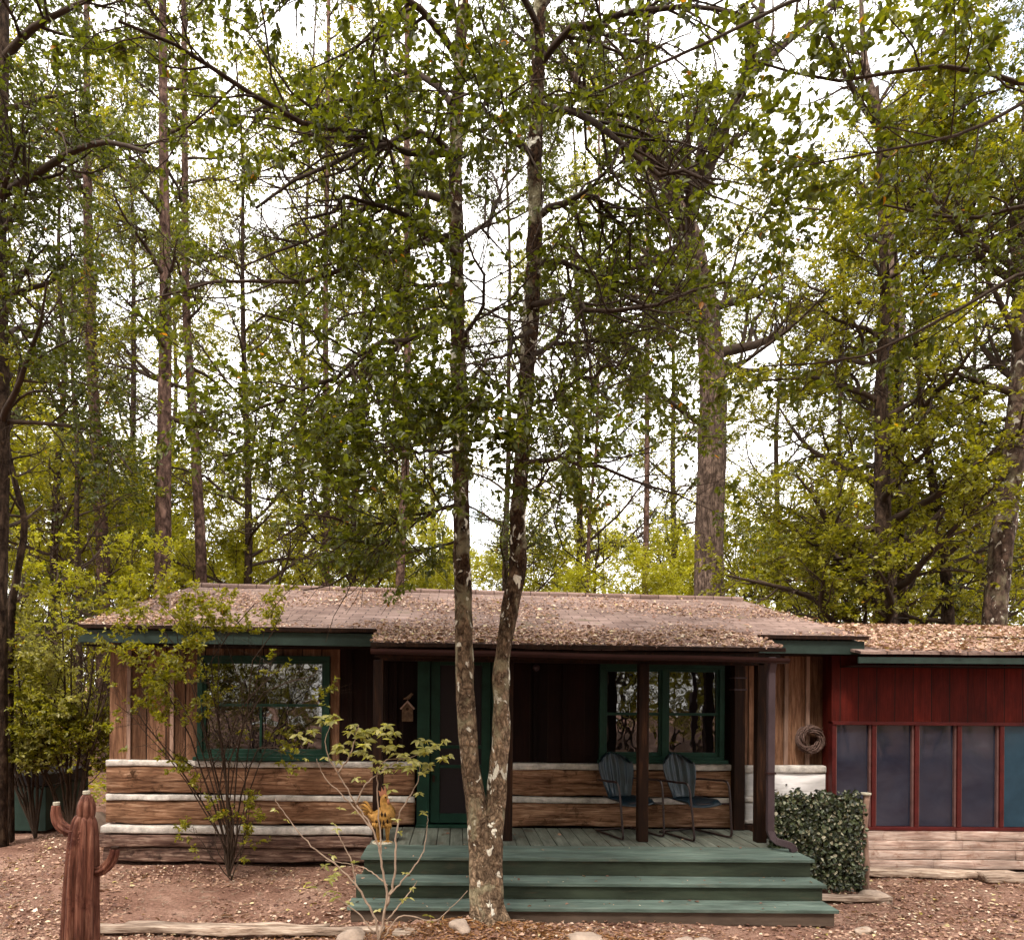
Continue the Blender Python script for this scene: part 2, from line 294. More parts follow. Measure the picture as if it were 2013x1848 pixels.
class MB:
    def __init__(s): s.v = []; s.f = []; s.sm = False
    def add(s, V, Fc):
        b0 = len(s.v); s.v += [tuple(map(float, p)) for p in V]; s.f += [tuple(i+b0 for i in q) for q in Fc]; return s
    def box(s, x0, x1, y0, y1, z0, z1, ch=None):
        V = [(x, y, z) for x in (x0, x1) for y in (y0, y1) for z in (z0, z1)]
        return s.add(V, [(0, 1, 3, 2), (4, 6, 7, 5), (0, 4, 5, 1), (2, 3, 7, 6), (0, 2, 6, 4), (1, 5, 7, 3)])
    def prism(s, pts, y0, y1):
        "outline in x,z between two y"
        n = len(pts); V = [(x, y0, z) for x, z in pts]+[(x, y1, z) for x, z in pts]
        Fc = [tuple(range(n)), tuple(range(2*n-1, n-1, -1))]+[((i+1) % n, i, n+i, n+(i+1) % n) for i in range(n)]
        return s.add(V, Fc)
    def tube(s, pts, rad, k=8, cap=True, sq=None):
        pts = [Vector(p) for p in pts]; n = len(pts)
        if not hasattr(rad, '__len__'): rad = [rad]*n
        V = []; u = None
        for i, p in enumerate(pts):
            tg = (pts[min(i+1, n-1)]-pts[max(i-1, 0)]).normalized()
            if u is None: u = tg.orthogonal().normalized()
            u = (u-tg*u.dot(tg)).normalized(); w_ = tg.cross(u)
            for j in range(k):
                a = 2*math.pi*(j+.5)/k; V.append(p+(u*math.cos(a)+w_*math.sin(a))*rad[i])
        Fc = [(i*k+j, i*k+(j+1) % k, (i+1)*k+(j+1) % k, (i+1)*k+j) for i in range(n-1) for j in range(k)]
        if cap: Fc += [tuple(range(k-1, -1, -1)), tuple((n-1)*k+j for j in range(k))]
        return s.add(V, Fc)
    def rough(s, x0, x1, y0, y1, z0, z1, amp=.01, step=.12, seed=0, rnd=.25):
        "a hewn beam along x: uneven rounded-rectangle sections"
        n = max(2, int((x1-x0)/step)); k = 12; V = []
        cy, cz = (y0+y1)/2, (z0+z1)/2; hy, hz = (y1-y0)/2, (z1-z0)/2
        r = min(hy, hz)*rnd
        base = []
        for sx, sy in ((-1, -1), (1, -1), (1, 1), (-1, 1)):
            for q in range(3):
                a = {(-1, -1): 180, (1, -1): 270, (1, 1): 0, (-1, 1): 90}[(sx, sy)]+q*45
                base.append((sx*(hy-r)+r*math.cos(math.radians(a)), sy*(hz-r)+r*math.sin(math.radians(a))))
        for i in range(n+1):
            x = x0+(x1-x0)*i/n
            for j, (a, c) in enumerate(base):
                d = mnoise.noise(Vector((x*2.2+seed, a*9+seed*3.1, c*9)))*amp*1.6+mnoise.noise(Vector((x*9+seed, a*20, c*20)))*amp*.5
                wv = mnoise.noise(Vector((x*.9+seed*1.7, 3.3, 0)))*amp*1.2
                L_ = math.hypot(a, c) or 1
                V.append((x+(d if i in (0, n) else 0), cy+a+d*a/L_, cz+c+d*c/L_+wv))
        Fc = [(i*k+j, i*k+(j+1) % k, (i+1)*k+(j+1) % k, (i+1)*k+j) for i in range(n) for j in range(k)]
        Fc = [q[::-1] for q in Fc]
        Fc += [tuple(range(k)), tuple(n*k+j for j in range(k-1, -1, -1))]
        return s.add(V, Fc)
    def build(s, name, mat, parent=None, smooth=False, bevel=0, local=False, label=None):
        me = bpy.data.meshes.new(name); me.from_pydata(s.v, [], s.f); me.update()
        if smooth: me.polygons.foreach_set('use_smooth', [True]*len(me.polygons))
        o = mobj(name, me, mat, parent, local)
        if bevel:
            bv = o.modifiers.new('bevel', 'BEVEL'); bv.width = bevel; bv.segments = 2; bv.limit_method = 'ANGLE'
        if label: o['label'] = label
        return o
def cr(pts, n):
    "smooth curve through points (any dimension)"
    p = np.array(pts, float); p = np.vstack([2*p[0]-p[1], p, 2*p[-1]-p[-2]]); m = len(p)-3; o = []
    for i in range(n):
        u = i/(n-1)*m; k = min(int(u), m-1); f = u-k; a, b_, c, d = p[k:k+4]
        o.append(.5*((2*b_)+(-a+c)*f+(2*a-5*b_+4*c-d)*f*f+(-a+3*b_-3*c+d)*f**3))
    return np.array(o)
# ---------------------------------------------------------------- vegetation machinery (numpy)
def nrm(a): return a/np.maximum(np.linalg.norm(a, axis=-1, keepdims=True), 1e-9)
def perp(d, rng, flat=1.0):
    r = rng.normal(size=d.shape); r[..., 2] *= flat; r -= d*np.sum(r*d, -1, keepdims=True); return nrm(r)
def grow(Pp, Rr, rng, k, t0, t1, ang, Ln, m=5, rr=.55, wander=.18, lift=.0, flat=.6, taper=.55, end=.25, rmin=.0015):
    n, mp, _ = Pp.shape
    tt = t0+(t1-t0)*(np.arange(k)+rng.random((n, k)))/k
    ix = tt*(mp-1); i0 = np.minimum(ix.astype(int), mp-2); f = (ix-i0)[..., None]; ar = np.arange(n)[:, None]
    s = Pp[ar, i0]*(1-f)+Pp[ar, i0+1]*f; tg = nrm(Pp[ar, i0+1]-Pp[ar, i0])
    r0 = (Rr[ar, i0]*(1-f[..., 0])+Rr[ar, i0+1]*f[..., 0])*rr
    a = np.radians(rng.uniform(ang[0], ang[1], (n, k)))[..., None]
    d = np.cos(a)*tg+np.sin(a)*perp(tg, rng, flat)
    Lg = rng.uniform(Ln[0], Ln[1], (n, k))*(1-taper*tt)
    s = s.reshape(-1, 3); d = nrm(d.reshape(-1, 3)); Lg = Lg.reshape(-1); r0 = np.maximum(r0.reshape(-1), rmin)
    Q = [s]
    for i in range(m-1):
        s = s+d*(Lg/(m-1))[:, None]; Q.append(s)
        d = nrm(d+rng.normal(size=d.shape)*wander+np.array((0, 0, lift)))
    Q = np.stack(Q, 1); R = r0[:, None]*np.linspace(1, end, m)[None]
    return Q, np.maximum(R, rmin*.6)
def tubes(Pp, Rr, k):
    n, m, _ = Pp.shape; T = np.gradient(Pp, axis=1) if m > 2 else np.repeat(Pp[:, 1:]-Pp[:, :1], 2, 1); T = nrm(T)
    ref = np.array((.31, .87, .38)); u = nrm(np.cross(T, ref)); v = np.cross(T, u)
    a = 2*np.pi*np.arange(k)/k
    V = Pp[:, :, None]+Rr[:, :, None, None]*(u[:, :, None]*np.cos(a)[None, None, :, None]+v[:, :, None]*np.sin(a)[None, None, :, None])
    I = np.arange(n*m*k).reshape(n, m, k); J = np.roll(I, -1, 2)
    Fc = np.stack([I[:, :-1], J[:, :-1], J[:, 1:], I[:, 1:]], -1).reshape(-1, 4)
    return V.reshape(-1, 3), Fc
def merge_tubes(lst):
    Vs, Fs, b0 = [], [], 0
    for Pp, Rr, k in lst:
        V, Fc = tubes(Pp, Rr, k); Vs.append(V); Fs.append(Fc+b0); b0 += len(V)
    return np.concatenate(Vs), np.concatenate(Fs)
def leaf_sites(Pp, rng, k, t0=.1, t1=1.0, spread=.9, up=1.0, droop=.25, off=.0):
    n, mp, _ = Pp.shape
    tt = t0+(t1-t0)*rng.random((n, k)); ix = tt*(mp-1); i0 = np.minimum(ix.astype(int), mp-2); f = (ix-i0)[..., None]; ar = np.arange(n)[:, None]
    s = Pp[ar, i0]*(1-f)+Pp[ar, i0+1]*f; tg = nrm(Pp[ar, i0+1]-Pp[ar, i0])
    ax = nrm(tg*.6+perp(tg, rng, .5)*spread+np.array((0, 0, -droop)))
    s = s+ax*rng.random((n, k, 1))*off
    nn = rng.normal(size=ax.shape)*.55; nn[..., 2] += up; nn = nn-ax*np.sum(nn*ax, -1, keepdims=True)
    return s.reshape(-1, 3), ax.reshape(-1, 3), nrm(nn).reshape(-1, 3)
def leaf_mesh(name, s, ax, nn, size, rnd, ratio=.5, fine=True, lobed=False):
    sd = np.cross(nn, ax); n = len(s); Lh = size[:, None]; W = Lh*ratio*.5
    if fine:
        dr = nn*Lh*.10
        pts = [s, s+ax*Lh*.32+sd*W+nn*W*.35, s+ax*Lh*.68+sd*W*.75+nn*W*.3-dr*.3, s+ax*Lh-dr, s+ax*Lh*.68-sd*W*.75+nn*W*.3-dr*.3, s+ax*Lh*.32-sd*W+nn*W*.35]
        V = np.stack(pts, 1).reshape(-1, 3); b0 = (np.arange(n)*6)[:, None]
        Fc = np.concatenate([b0+np.array((0, 1, 2, 3)), b0+np.array((0, 3, 4, 5))], 1).reshape(-1, 4)
        return fast_mesh(name, V, [Fc], np.repeat(rnd, 2))
    pts = [s, s+ax*Lh*.45+sd*W+nn*W*.3, s+ax*Lh, s+ax*Lh*.5-sd*W+nn*W*.3]
    V = np.stack(pts, 1).reshape(-1, 3); Fc = (np.arange(n)*4)[:, None]+np.arange(4)
    return fast_mesh(name, V, [Fc], rnd)
def clump(p, sc_, seed):
    q = p*sc_+seed*1.37
    a = np.sin(q[:, 0]*1.0+1.7*np.sin(q[:, 1]*.8+.3*seed))+np.sin(q[:, 1]*1.1+1.9*np.sin(q[:, 2]*.9))+np.sin(q[:, 2]*1.2+1.6*np.sin(q[:, 0]*.7+seed))
    b_ = np.sin(q[:, 0]*2.7+q[:, 1]*1.3)+np.sin(q[:, 1]*2.3-q[:, 2]*2.9+seed)+np.sin(q[:, 2]*2.1+q[:, 0]*1.9)
    return (a+.6*b_)/4.8
def trunk_mesh(name, path, rad, mat, parent, k=24, step=.08, bulge=.10, flare=0, seed=0):
    Lt = sum(np.linalg.norm(np.array(path[i+1])-np.array(path[i])) for i in range(len(path)-1)); n = max(6, int(Lt/step))
    q = cr([tuple(p)+(r,) for p, r in zip(path, rad)], n); V = []
    for i in range(n):
        c = Vector(q[i, :3]); tg = (Vector(q[min(i+1, n-1), :3])-Vector(q[max(i-1, 0), :3])).normalized()
        u = Vector((1, 0, 0)); u = (u-tg*u.dot(tg)).normalized(); v = tg.cross(u); r = max(q[i, 3], .004)
        dz = q[i, 2]-q[0, 2]
        for j in range(k):
            a = 2*math.pi*j/k; dd = u*math.cos(a)+v*math.sin(a)
            rr = r*(1+bulge*mnoise.noise(Vector((dd.x*1.3+seed, dd.y*1.3, c.z*1.6/max(r*6, .3))))*1.5+bulge*.5*mnoise.noise(Vector((dd.x*4+seed, dd.y*4, c.z*7))))
            if flare: rr *= 1+flare*math.exp(-dz/.14)*(.55+.45*math.cos(a*5+seed))
            V.append(c+dd*rr)
    V = np.array([tuple(p) for p in V]); I = np.arange(n*k).reshape(n, k); J = np.roll(I, -1, 1)
    Fc = np.stack([I[:-1], J[:-1], J[1:], I[1:]], -1).reshape(-1, 4)
    me = fast_mesh(name, V, [Fc, I[-1:][:, :]], None, True)
    return mobj(name, me, mat, parent)
def canopy(parent, limbs, limb_r, rng, kb=(8, 8), lb=(.9, 1.8), lt=(.3, .6), kl=12, size=(.05, .085), ratio=.5, mat=None, bmat=None,
           clumps=None, keep=None, fine=True, wander=.2, lift=0, flat=.6, tw=3, t0=.2, droop=.25, spread=.9, cname='crown', bname='branches', sides=(7, 5, 3), taper=.45, up=1.0):
    "limbs (n,m,3), grown two orders further, leaves on the twigs"
    B, BR = grow(limbs, limb_r, rng, kb[0], t0, 1.0, (30, 70), lb, 6, .55, wander, lift, flat, taper)
    T, TR = grow(B, BR, rng, kb[1], .15, 1.0, (25, 65), lt, tw, .5, wander, lift*.5, flat, .35)
    T2 = np.concatenate([T]); s, ax, nn = leaf_sites(T2, rng, kl, droop=droop, spread=spread, up=up)
    ok = np.ones(len(s), bool)
    if clumps: ok &= clump(s, clumps[0], clumps[2]) > clumps[1]
    if keep is not None:
        ok &= keep(s)
        ok2 = keep(T[:, -1]); T, TR = T[ok2], TR[ok2]
        ok3 = keep(B[:, -1]) | keep(B[:, 2]); B, BR = B[ok3], BR[ok3]
    s, ax, nn = s[ok], ax[ok], nn[ok]
    V, Fc = merge_tubes([(limbs, limb_r, sides[0]), (B, BR, sides[1]), (T, TR, sides[2])])
    mobj(bname, fast_mesh(bname, V, [Fc], None, True), bmat or M['branch'], parent)
    sz = rng.uniform(size[0], size[1], len(s))
    cl = clump(s, .9, 3.3)*.5+.5
    rn = np.clip(rng.beta(2, 2.6, len(s))*.75+cl*.25+(rng.random(len(s)) < .012)*.5, 0, 1)
    mobj(cname, leaf_mesh(cname, s, ax, nn, sz, rn, ratio, fine), mat or L['hero'], parent)
    return len(s)
def px_limb(pts, n=9):
    return cr([P(*p) for p in pts], n)
def copy_tree(src, loc, rz, scale, label, group=None, name=None):
    r = src.copy(); C.objects.link(r); r.location = loc; r.rotation_euler = (0, 0, rz); r.scale = scale if hasattr(scale, '__len__') else (scale,)*3
    r['label'] = label
    if group: r['group'] = group
    if name: r.name = name
    for ch in list(src.children):
        c = ch.copy(); C.objects.link(c); c.parent = r; c.matrix_parent_inverse = ch.matrix_parent_inverse.copy()
        for g in ch.children:
            d = g.copy(); C.objects.link(d); d.parent = c
    return r
# ================================================================ GROUND
def gz(x, y):
    h = .17*math.exp(-(((x-.25)/.75)**2+((y-6.05)/.32)**2))
    h += .035*mnoise.noise(Vector((x*.8, y*.8, 1)))+.015*mnoise.noise(Vector((x*3, y*3, 5)))
    if y > 15: h += (y-15)*.012
    return h-.02
xs = np.concatenate([np.linspace(-200, -12, 14), np.linspace(-11, 12, 160), np.linspace(14, 200, 14)])
ys = np.concatenate([np.linspace(-60, 2, 8), np.linspace(2.5, 13, 100), np.linspace(14, 60, 20), np.linspace(80, 260, 6)])
V = [(x, y, gz(x, y)) for y in ys for x in xs]; nx = len(xs)
I = np.arange(len(V)).reshape(len(ys), nx)
Fc = np.stack([I[:-1, :-1], I[:-1, 1:], I[1:, 1:], I[1:, :-1]], -1).reshape(-1, 4)
tag(mobj('ground', fast_mesh('ground', V, [Fc], None, True), M['ground']), kind='structure')
def litter(name, pts, nrmz, size, mat, label, cat, seed, tilt=.45, ratio=.6, rlo=0.0):
    rng = np.random.default_rng(seed); n = len(pts)
    a = rng.uniform(0, 2*np.pi, n); ax = np.stack([np.cos(a), np.sin(a), rng.normal(0, tilt*.4, n)], 1)
    nn = rng.normal(size=(n, 3))*tilt+nrmz; ax = nrm(ax-nrmz*np.sum(ax*nrmz, 1, keepdims=True)+rng.normal(size=(n, 3))*tilt*.3)
    nn = nrm(nn-ax*np.sum(nn*ax, 1, keepdims=True))
    sz = (size[0]+(size[1]-size[0])*rng.random(n)**1.6)*np.where(rng.random(n) < .06, 1.6, 1)
    o = mobj(name, leaf_mesh(name, pts, ax, nn, sz, np.clip(rng.random(n)*(1-rlo)+rlo, 0, 1), ratio), mat)
    return tag(o, label, cat, kind='stuff')
rng = np.random.default_rng(5)
n = 62000; x = rng.uniform(-7.5, 8.6, n); y = 5.0+rng.beta(1.1, 1.7, n)*6.5
ok = ~((y > 8.55) & (x > -4.2) & (x < 12)) & ~((y > 6.5) & (x > -.93) & (x < 3.5)) & ~((y > 8.35) & (x > 4.4)) & ~((y > 10.3) & (x < -5.5))
ok &= rng.random(n) < .62+1.1*clump(np.stack([x, y*1.6, y*0], 1), 2.0, 4)
x, y = x[ok], y[ok]
pts = np.array([(a, b_, gz(a, b_)+random.random()*.018+.004) for a, b_ in zip(x, y)])
sx_ = rng.uniform(-.9, 3.45, 90); sw_ = rng.integers(0, 3, 90); sy_ = np.choose(sw_, [rng.uniform(7.05, 8.3, 90), rng.uniform(6.78, 7.02, 90), rng.uniform(6.5, 6.75, 90)]); szz_ = np.choose(sw_, [.468, .292, .137])
pts = np.concatenate([pts, np.stack([sx_, sy_, szz_], 1)])
litter('leaf_litter', pts, np.array((0, 0, 1.)), (.018, .055), L['litter'], 'dry tan and brown leaves covering the bare ground', 'leaf litter', 1)
n = 5200; x = rng.normal(.35, .85, n); y = rng.normal(6.0, .2, n); ok = (y < 6.44) & (y > 5.4)
x, y = x[ok], y[ok]; pts = np.array([(a, b_, gz(a, b_)+random.random()*.012+.004) for a, b_ in zip(x, y)])
litter('needle_litter', pts, np.array((0, 0, 1.)), (.03, .075), L['needle'], 'orange brown debris heaped round the twin tree foot', 'leaf litter', 2, .5, .16)
tw_ = MB(); rr_ = random.Random(31)
for i in range(900):
    x = rr_.uniform(-7, 8); y = rr_.uniform(5.2, 8.3)
    if (-1.05 < x < 3.55 and y > 6.4) : continue
    a = rr_.uniform(0, 6.28); l_ = rr_.uniform(.05, .24); z = gz(x, y)+.014
    p = [Vector((x+math.cos(a+.35*math.sin(q*1.7))*l_*q/4, y+math.sin(a+.35*math.sin(q*1.7))*l_*q/4, z+rr_.uniform(0, .012))) for q in range(5)]
    tw_.tube(p, [.0035, .003, .003, .002, .001], 4)
tag(tw_.build('twig_litter', M['twig']), 'small dry twigs strewn among the ground leaves', 'twigs', None, 'stuff')
# ================================================================ CABIN
YW = 8.68
cab = thing('log_cabin', 'low rustic cabin of hewn logs with long leaf-strewn roof and green porch steps', 'cabin', (0, 11.5, 0))
def logs(z0, z1, x0, x1, seed, name='log', mat='log', y0=YW-.06):
    return MB().rough(x0, x1, y0, YW+.1, z0, z1, .014, .09, seed, .22).build(name, M[mat], cab, True)
segs = [(-4.21, -.50), (.47, 3.47)]
for i, (z0, z1) in enumerate([(.835, 1.150), (.475, .752)]):
    for j, (a, b_) in enumerate(segs): logs(z0, z1, a, b_, i*7+j*3+1)
logs(.20, .345, -4.25, -.96, 31, 'sill_log', 'log_grey', YW-.14); logs(.03, .195, -4.22, -.96, 37, 'sill_log', 'log_grey', YW-.10)
def chink(z0, z1, x0, x1, seed, y0=YW-.075):
    return MB().rough(x0, x1, y0, YW+.05, z0, z1, .010, .05, seed, .35).build('chinking', M['chink'], cab, True)
for i, (z0, z1) in enumerate([(1.154, 1.228), (.755, .822)]):
    for j, (a, b_) in enumerate(segs): chink(z0, z1, a, b_, i*5+j+50)
chink(.368, .455, -4.23, -.95, 60, YW-.15)
# core wall and boards
MB().box(-4.15, 4.50, YW+.06, YW+.16, 0.0, 2.85).build('backing_wall', M['soffit'], cab)
MB().box(-4.21, -4.05, YW+.17, 15.0, 0, 2.8).build('side_wall', M['siding'], cab); MB().box(4.38, 4.54, YW+.17, 15.0, 0, 2.8).build('side_wall', M['siding'], cab); MB().box(-4.04, 4.37, 14.9, 15.0, 0, 2.8).build('rear_wall', M['siding'], cab)
MB().box(-4.2, -1.42, YW, YW+.05, 1.235, 2.86).build('board_wall', M['siding'], cab); MB().box(3.44, 4.52, YW, YW+.05, 1.2, 2.80).build('board_wall', M['siding'], cab)
MB().box(-1.41, 3.43, YW, YW+.05, 1.235, 2.86).build('porch_board_wall', M['siding_shaded'], cab)
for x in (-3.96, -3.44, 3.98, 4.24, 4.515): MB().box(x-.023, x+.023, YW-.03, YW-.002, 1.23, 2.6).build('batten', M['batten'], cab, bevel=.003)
for x in (-1.28, -.85, -.74, .62, .95, 1.30): MB().box(x-.02, x+.02, YW-.022, YW-.002, 1.24, 2.6).build('batten', M['siding_shaded'], cab, bevel=.003)
# white boards at the right end
MB().rough(3.46, 4.54, YW-.10, YW-.0, .86, 1.135, .004, .12, 71, .10).build('white_board', M['white_board'], cab, True); MB().rough(3.46, 3.86, YW-.10, YW-.0, .57, .775, .004, .12, 72, .12).build('white_board', M['white_board'], cab, True)
for q_, (z0, z1) in enumerate([(1.135, 1.225), (.785, .855), (.53, .57)]): MB().rough(3.44, 4.55, YW-.12, YW, z0, z1, .006, .06, 75+q_, .45).build('chinking', M['chink'], cab, True)
for x, z in ((3.60, 1.04), (3.60, .93), (4.10, .94), (4.42, .94), (3.95, 1.0)): MB().tube([(x, YW-.112, z), (x, YW-.09, z)], .009, 8).build('bolt_head', M['rooster_dark'], cab)
MB().box(3.30, 3.43, YW-.17, YW-.01, .46, 2.5).build('corner_pilaster', M['dark_wood'], cab, bevel=.006)
for z in (2.27, 2.13): MB().box(3.29, 3.44, YW-.18, YW-.02, z-.008, z+.008).build('pilaster_band', M['spout'], cab)
MB().box(3.44, 4.5, YW-.14, YW-.01, .40, .52).build('base_board', M['dark_wood'], cab, bevel=.005)
# windows
def window(x0, x1, z0, z1, tw, cells, rails, muntins, label=None):
    f = MB(); Y0 = YW-.075
    f.box(x0, x1, Y0, YW+.02, z0, z0+tw*1.15); f.box(x0, x1, Y0, YW+.02, z1-tw, z1)
    edges = [x0]+cells+[x1]
    for i, e in enumerate(edges):
        a = e if i == 0 else (e-tw if i == len(edges)-1 else e-tw/2); f.box(a, a+tw, Y0+.004, YW+.02, z0+tw*1.15, z1-tw)
    fr = f.build('window', M['green_paint'], cab, bevel=.004)
    if label: fr['label'] = label
    MB().box(x0-.03, x1+.03, Y0-.05, Y0-.002, z0-.01, z0+.035).build('sill', M['green_paint'], fr, bevel=.004)
    for i in range(len(edges)-1):
        a = edges[i]+(tw if i == 0 else tw/2); c = edges[i+1]-(tw if i == len(edges)-2 else tw/2)
        s_ = MB(); sw = .032
        s_.box(a, a+sw, Y0+.03, Y0+.055, z0+tw*1.15, z1-tw).box(c-sw, c, Y0+.03, Y0+.055, z0+tw*1.15, z1-tw)
        s_.box(a+sw, c-sw, Y0+.03, Y0+.055, z0+tw*1.15, z0+tw*1.15+sw*1.6).box(a+sw, c-sw, Y0+.03, Y0+.055, z1-tw-sw, z1-tw)
        for r_ in rails: s_.box(a+sw, c-sw, Y0+.026, Y0+.052, r_-.016, r_+.016)
        for mx_, zz0, zz1 in muntins:
            if a < mx_ < c: s_.box(mx_-.014, mx_+.014, Y0+.03, Y0+.05, zz0, zz1)
        s_.build('sash', M['green_paint'], fr, bevel=.003)
        MB().box(a+.001, c-.001, Y0+.058, Y0+.064, z0+.02, z1-.02).build('pane', M['glass'], fr)
window(-3.12, -1.53, 1.25, 2.50, .065, [], [1.905], [(-2.36, 1.32, 1.89)], 'wide window partly behind the arching shrub')
window(1.72, 3.22, 1.25, 2.43, .06, [2.50], [1.83], [], 'double window of the porch behind the chairs')
# door
dz = .46
d = MB().box(-.475, .44, YW-.05, YW+.02, dz+.05, 2.52)
d = MB(); Yd = YW-.07
d.box(-.31, -.20, Yd, Yd+.04, dz+.05, 2.50).box(.30, .41, Yd, Yd+.04, dz+.05, 2.50)
for z0, z1 in ((dz+.05, dz+.16), (1.165, 1.205), (1.40, 1.44), (2.40, 2.50)): d.box(-.199, .299, Yd+.003, Yd+.037, z0, z1)
door = d.build('screen_door', M['green_paint'], cab, bevel=.003)
MB().box(-.198, .298, Yd+.02, Yd+.03, dz+.06, 2.49).build('screen', M['screen'], door)
MB().box(-.285, -.255, Yd-.03, Yd-.002, 1.0, 1.08).tube([(-.27, Yd-.035, 1.12), (-.27, Yd-.06, 1.14), (-.27, Yd-.06, 1.21), (-.27, Yd-.035, 1.23)], .008, 6).build('handle', M['rooster_dark'], door)
MB().box(-.47, -.32, YW-.10, YW+.02, dz+.03, 2.60).box(.42, .56, YW-.10, YW+.02, dz+.03, 2.60).box(-.319, .419, YW-.10, YW+.02, 2.51, 2.60).box(-.48, .57, YW-.15, YW+.02, dz+.001, dz+.032).build('door_frame', M['green_paint'], cab, bevel=.004)
# roof
YE, YP, YR = 8.18, 7.45, 11.8
def zE(x): return 2.775-.0085*x
def zP(x): return 2.572-.0066*x
def zR(x): return 3.705-.019*x
XL, XR, XPL, XPR = -4.36, 4.68, -.89, 3.40
def roof_sheet(name, f, nx=60, ny=14, th=.03, xl=XL, xr=XR, mat='shingle', parent=cab, seed=0):
    V = []; Fc = []
    for lay in (0, 1):
        for j in range(ny+1):
            for i in range(nx+1):
                u = i/nx; v = j/ny; X = xl+(xr-xl)*u; y, z = f(X, v)
                V.append((X, y, z-lay*th+.018*mnoise.noise(Vector((X*.9+seed, y*.9, 0)))+.006*mnoise.noise(Vector((X*5, y*5, seed)))))
    n1 = (nx+1)*(ny+1); q = lambda i, j, l=0: l*n1+j*(nx+1)+i
    for j in range(ny):
        for i in range(nx): Fc += [(q(i, j), q(i+1, j), q(i+1, j+1), q(i, j+1)), (q(i, j, 1), q(i, j+1, 1), q(i+1, j+1, 1), q(i+1, j, 1))]
    for i in range(nx): Fc += [(q(i, 0), q(i, 0, 1), q(i+1, 0, 1), q(i+1, 0)), (q(i, ny), q(i+1, ny), q(i+1, ny, 1), q(i, ny, 1))]
    for j in range(ny): Fc += [(q(0, j), q(0, j+1), q(0, j+1, 1), q(0, j, 1)), (q(nx, j), q(nx, j, 1), q(nx, j+1, 1), q(nx, j+1))]
    return MB().add(V, Fc).build(name, M[mat], parent)
rf = roof_sheet('roof', lambda X, v: (YE+(YR-YE)*v, zE(X)+(zR(X)-zE(X))*v))
roof_sheet('rear_roof', lambda X, v: (YR+.002+3.6*v, zR(X)-.9*v), 30, 6)
roof_sheet('porch_roof', lambda X, v: (YP+(YE-.003-YP)*v, zP(X)+(zE(X)-zP(X))*v), 40, 8, .03, XPL, XPR, seed=2)
rc = MB().tube([(x, YR, zR(x)+.012+.01*mnoise.noise(Vector((x*2, 0, 0)))) for x in np.linspace(XL, XR, 40)], .05, 8); rc.build('ridge_cap', M['shingle'], cab)
def fasc(x0, x1, h=.15, y=YE):
    V = []; n = 8
    for i in range(n+1):
        X = x0+(x1-x0)*i/n; zt = zE(X)-.045
        V += [(X, y+.02, zt), (X, y+.05, zt), (X, y+.05, zt-h), (X, y+.02, zt-h)]
    Fc = [(i*4+j, i*4+(j+1) % 4, i*4+4+(j+1) % 4, i*4+4+j) for i in range(n) for j in range(4)]+[(3, 2, 1, 0), (n*4, n*4+1, n*4+2, n*4+3)]
    return MB().add(V, Fc).build('fascia', M['fascia'], cab)
fasc(XL+.02, XPL-.04, .145); fasc(3.46, XR-.02, .15)
rk = MB()
for X in (XL+.03, XR-.06):
    rk = MB(); rk.add([(X, YE+.055, zE(X)-.055), (X+.03, YE+.055, zE(X)-.055), (X+.03, YE+.055, zE(X)-.2), (X, YE+.055, zE(X)-.2), (X, YR, zR(X)-.055), (X+.03, YR, zR(X)-.055), (X+.03, YR, zR(X)-.2), (X, YR, zR(X)-.2)],
           [(0, 1, 2, 3), (7, 6, 5, 4), (0, 4, 5, 1), (1, 5, 6, 2), (2, 6, 7, 3), (3, 7, 4, 0)])
    rk.build('rake_board', M['fascia'], cab)
for X in (-4.19, 4.42): MB().add([(X, 8.75, 2.7), (X, 14.9, 2.7), (X, 11.8, 3.55), (X+.1, 8.75, 2.7), (X+.1, 14.9, 2.7), (X+.1, 11.8, 3.55)], [(0, 1, 2), (5, 4, 3), (0, 3, 4, 1), (1, 4, 5, 2), (2, 5, 3, 0)]).build('gable', M['siding'], cab)
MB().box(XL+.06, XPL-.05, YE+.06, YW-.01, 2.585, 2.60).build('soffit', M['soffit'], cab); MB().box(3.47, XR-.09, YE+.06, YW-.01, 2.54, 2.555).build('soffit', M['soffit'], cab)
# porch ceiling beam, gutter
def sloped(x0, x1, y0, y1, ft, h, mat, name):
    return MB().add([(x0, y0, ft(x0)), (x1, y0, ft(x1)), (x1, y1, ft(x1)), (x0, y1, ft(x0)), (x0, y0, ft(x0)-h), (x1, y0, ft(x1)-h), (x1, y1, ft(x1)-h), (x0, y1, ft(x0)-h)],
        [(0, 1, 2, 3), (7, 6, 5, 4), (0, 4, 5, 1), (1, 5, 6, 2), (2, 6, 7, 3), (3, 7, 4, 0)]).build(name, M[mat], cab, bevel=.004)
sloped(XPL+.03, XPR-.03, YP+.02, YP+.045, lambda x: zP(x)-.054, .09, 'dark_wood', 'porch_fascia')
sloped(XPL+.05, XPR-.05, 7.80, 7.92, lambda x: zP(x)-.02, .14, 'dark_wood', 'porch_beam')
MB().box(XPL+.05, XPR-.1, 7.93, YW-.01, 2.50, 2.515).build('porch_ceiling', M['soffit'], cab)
g = MB(); k = 7; V = []; xsg = np.linspace(XPL-.0, XPR+.02, 30)
for X in xsg:
    zc = zP(X)-.055-.010*(X-XPL)+.003*math.sin(X*3)
    for rr in (.055, .047):
        for j in range(k):
            a = math.pi*j/(k-1); V.append((X, YP-.045-math.cos(a)*rr, zc-math.sin(a)*rr))
kk = 2*k; Fc = []
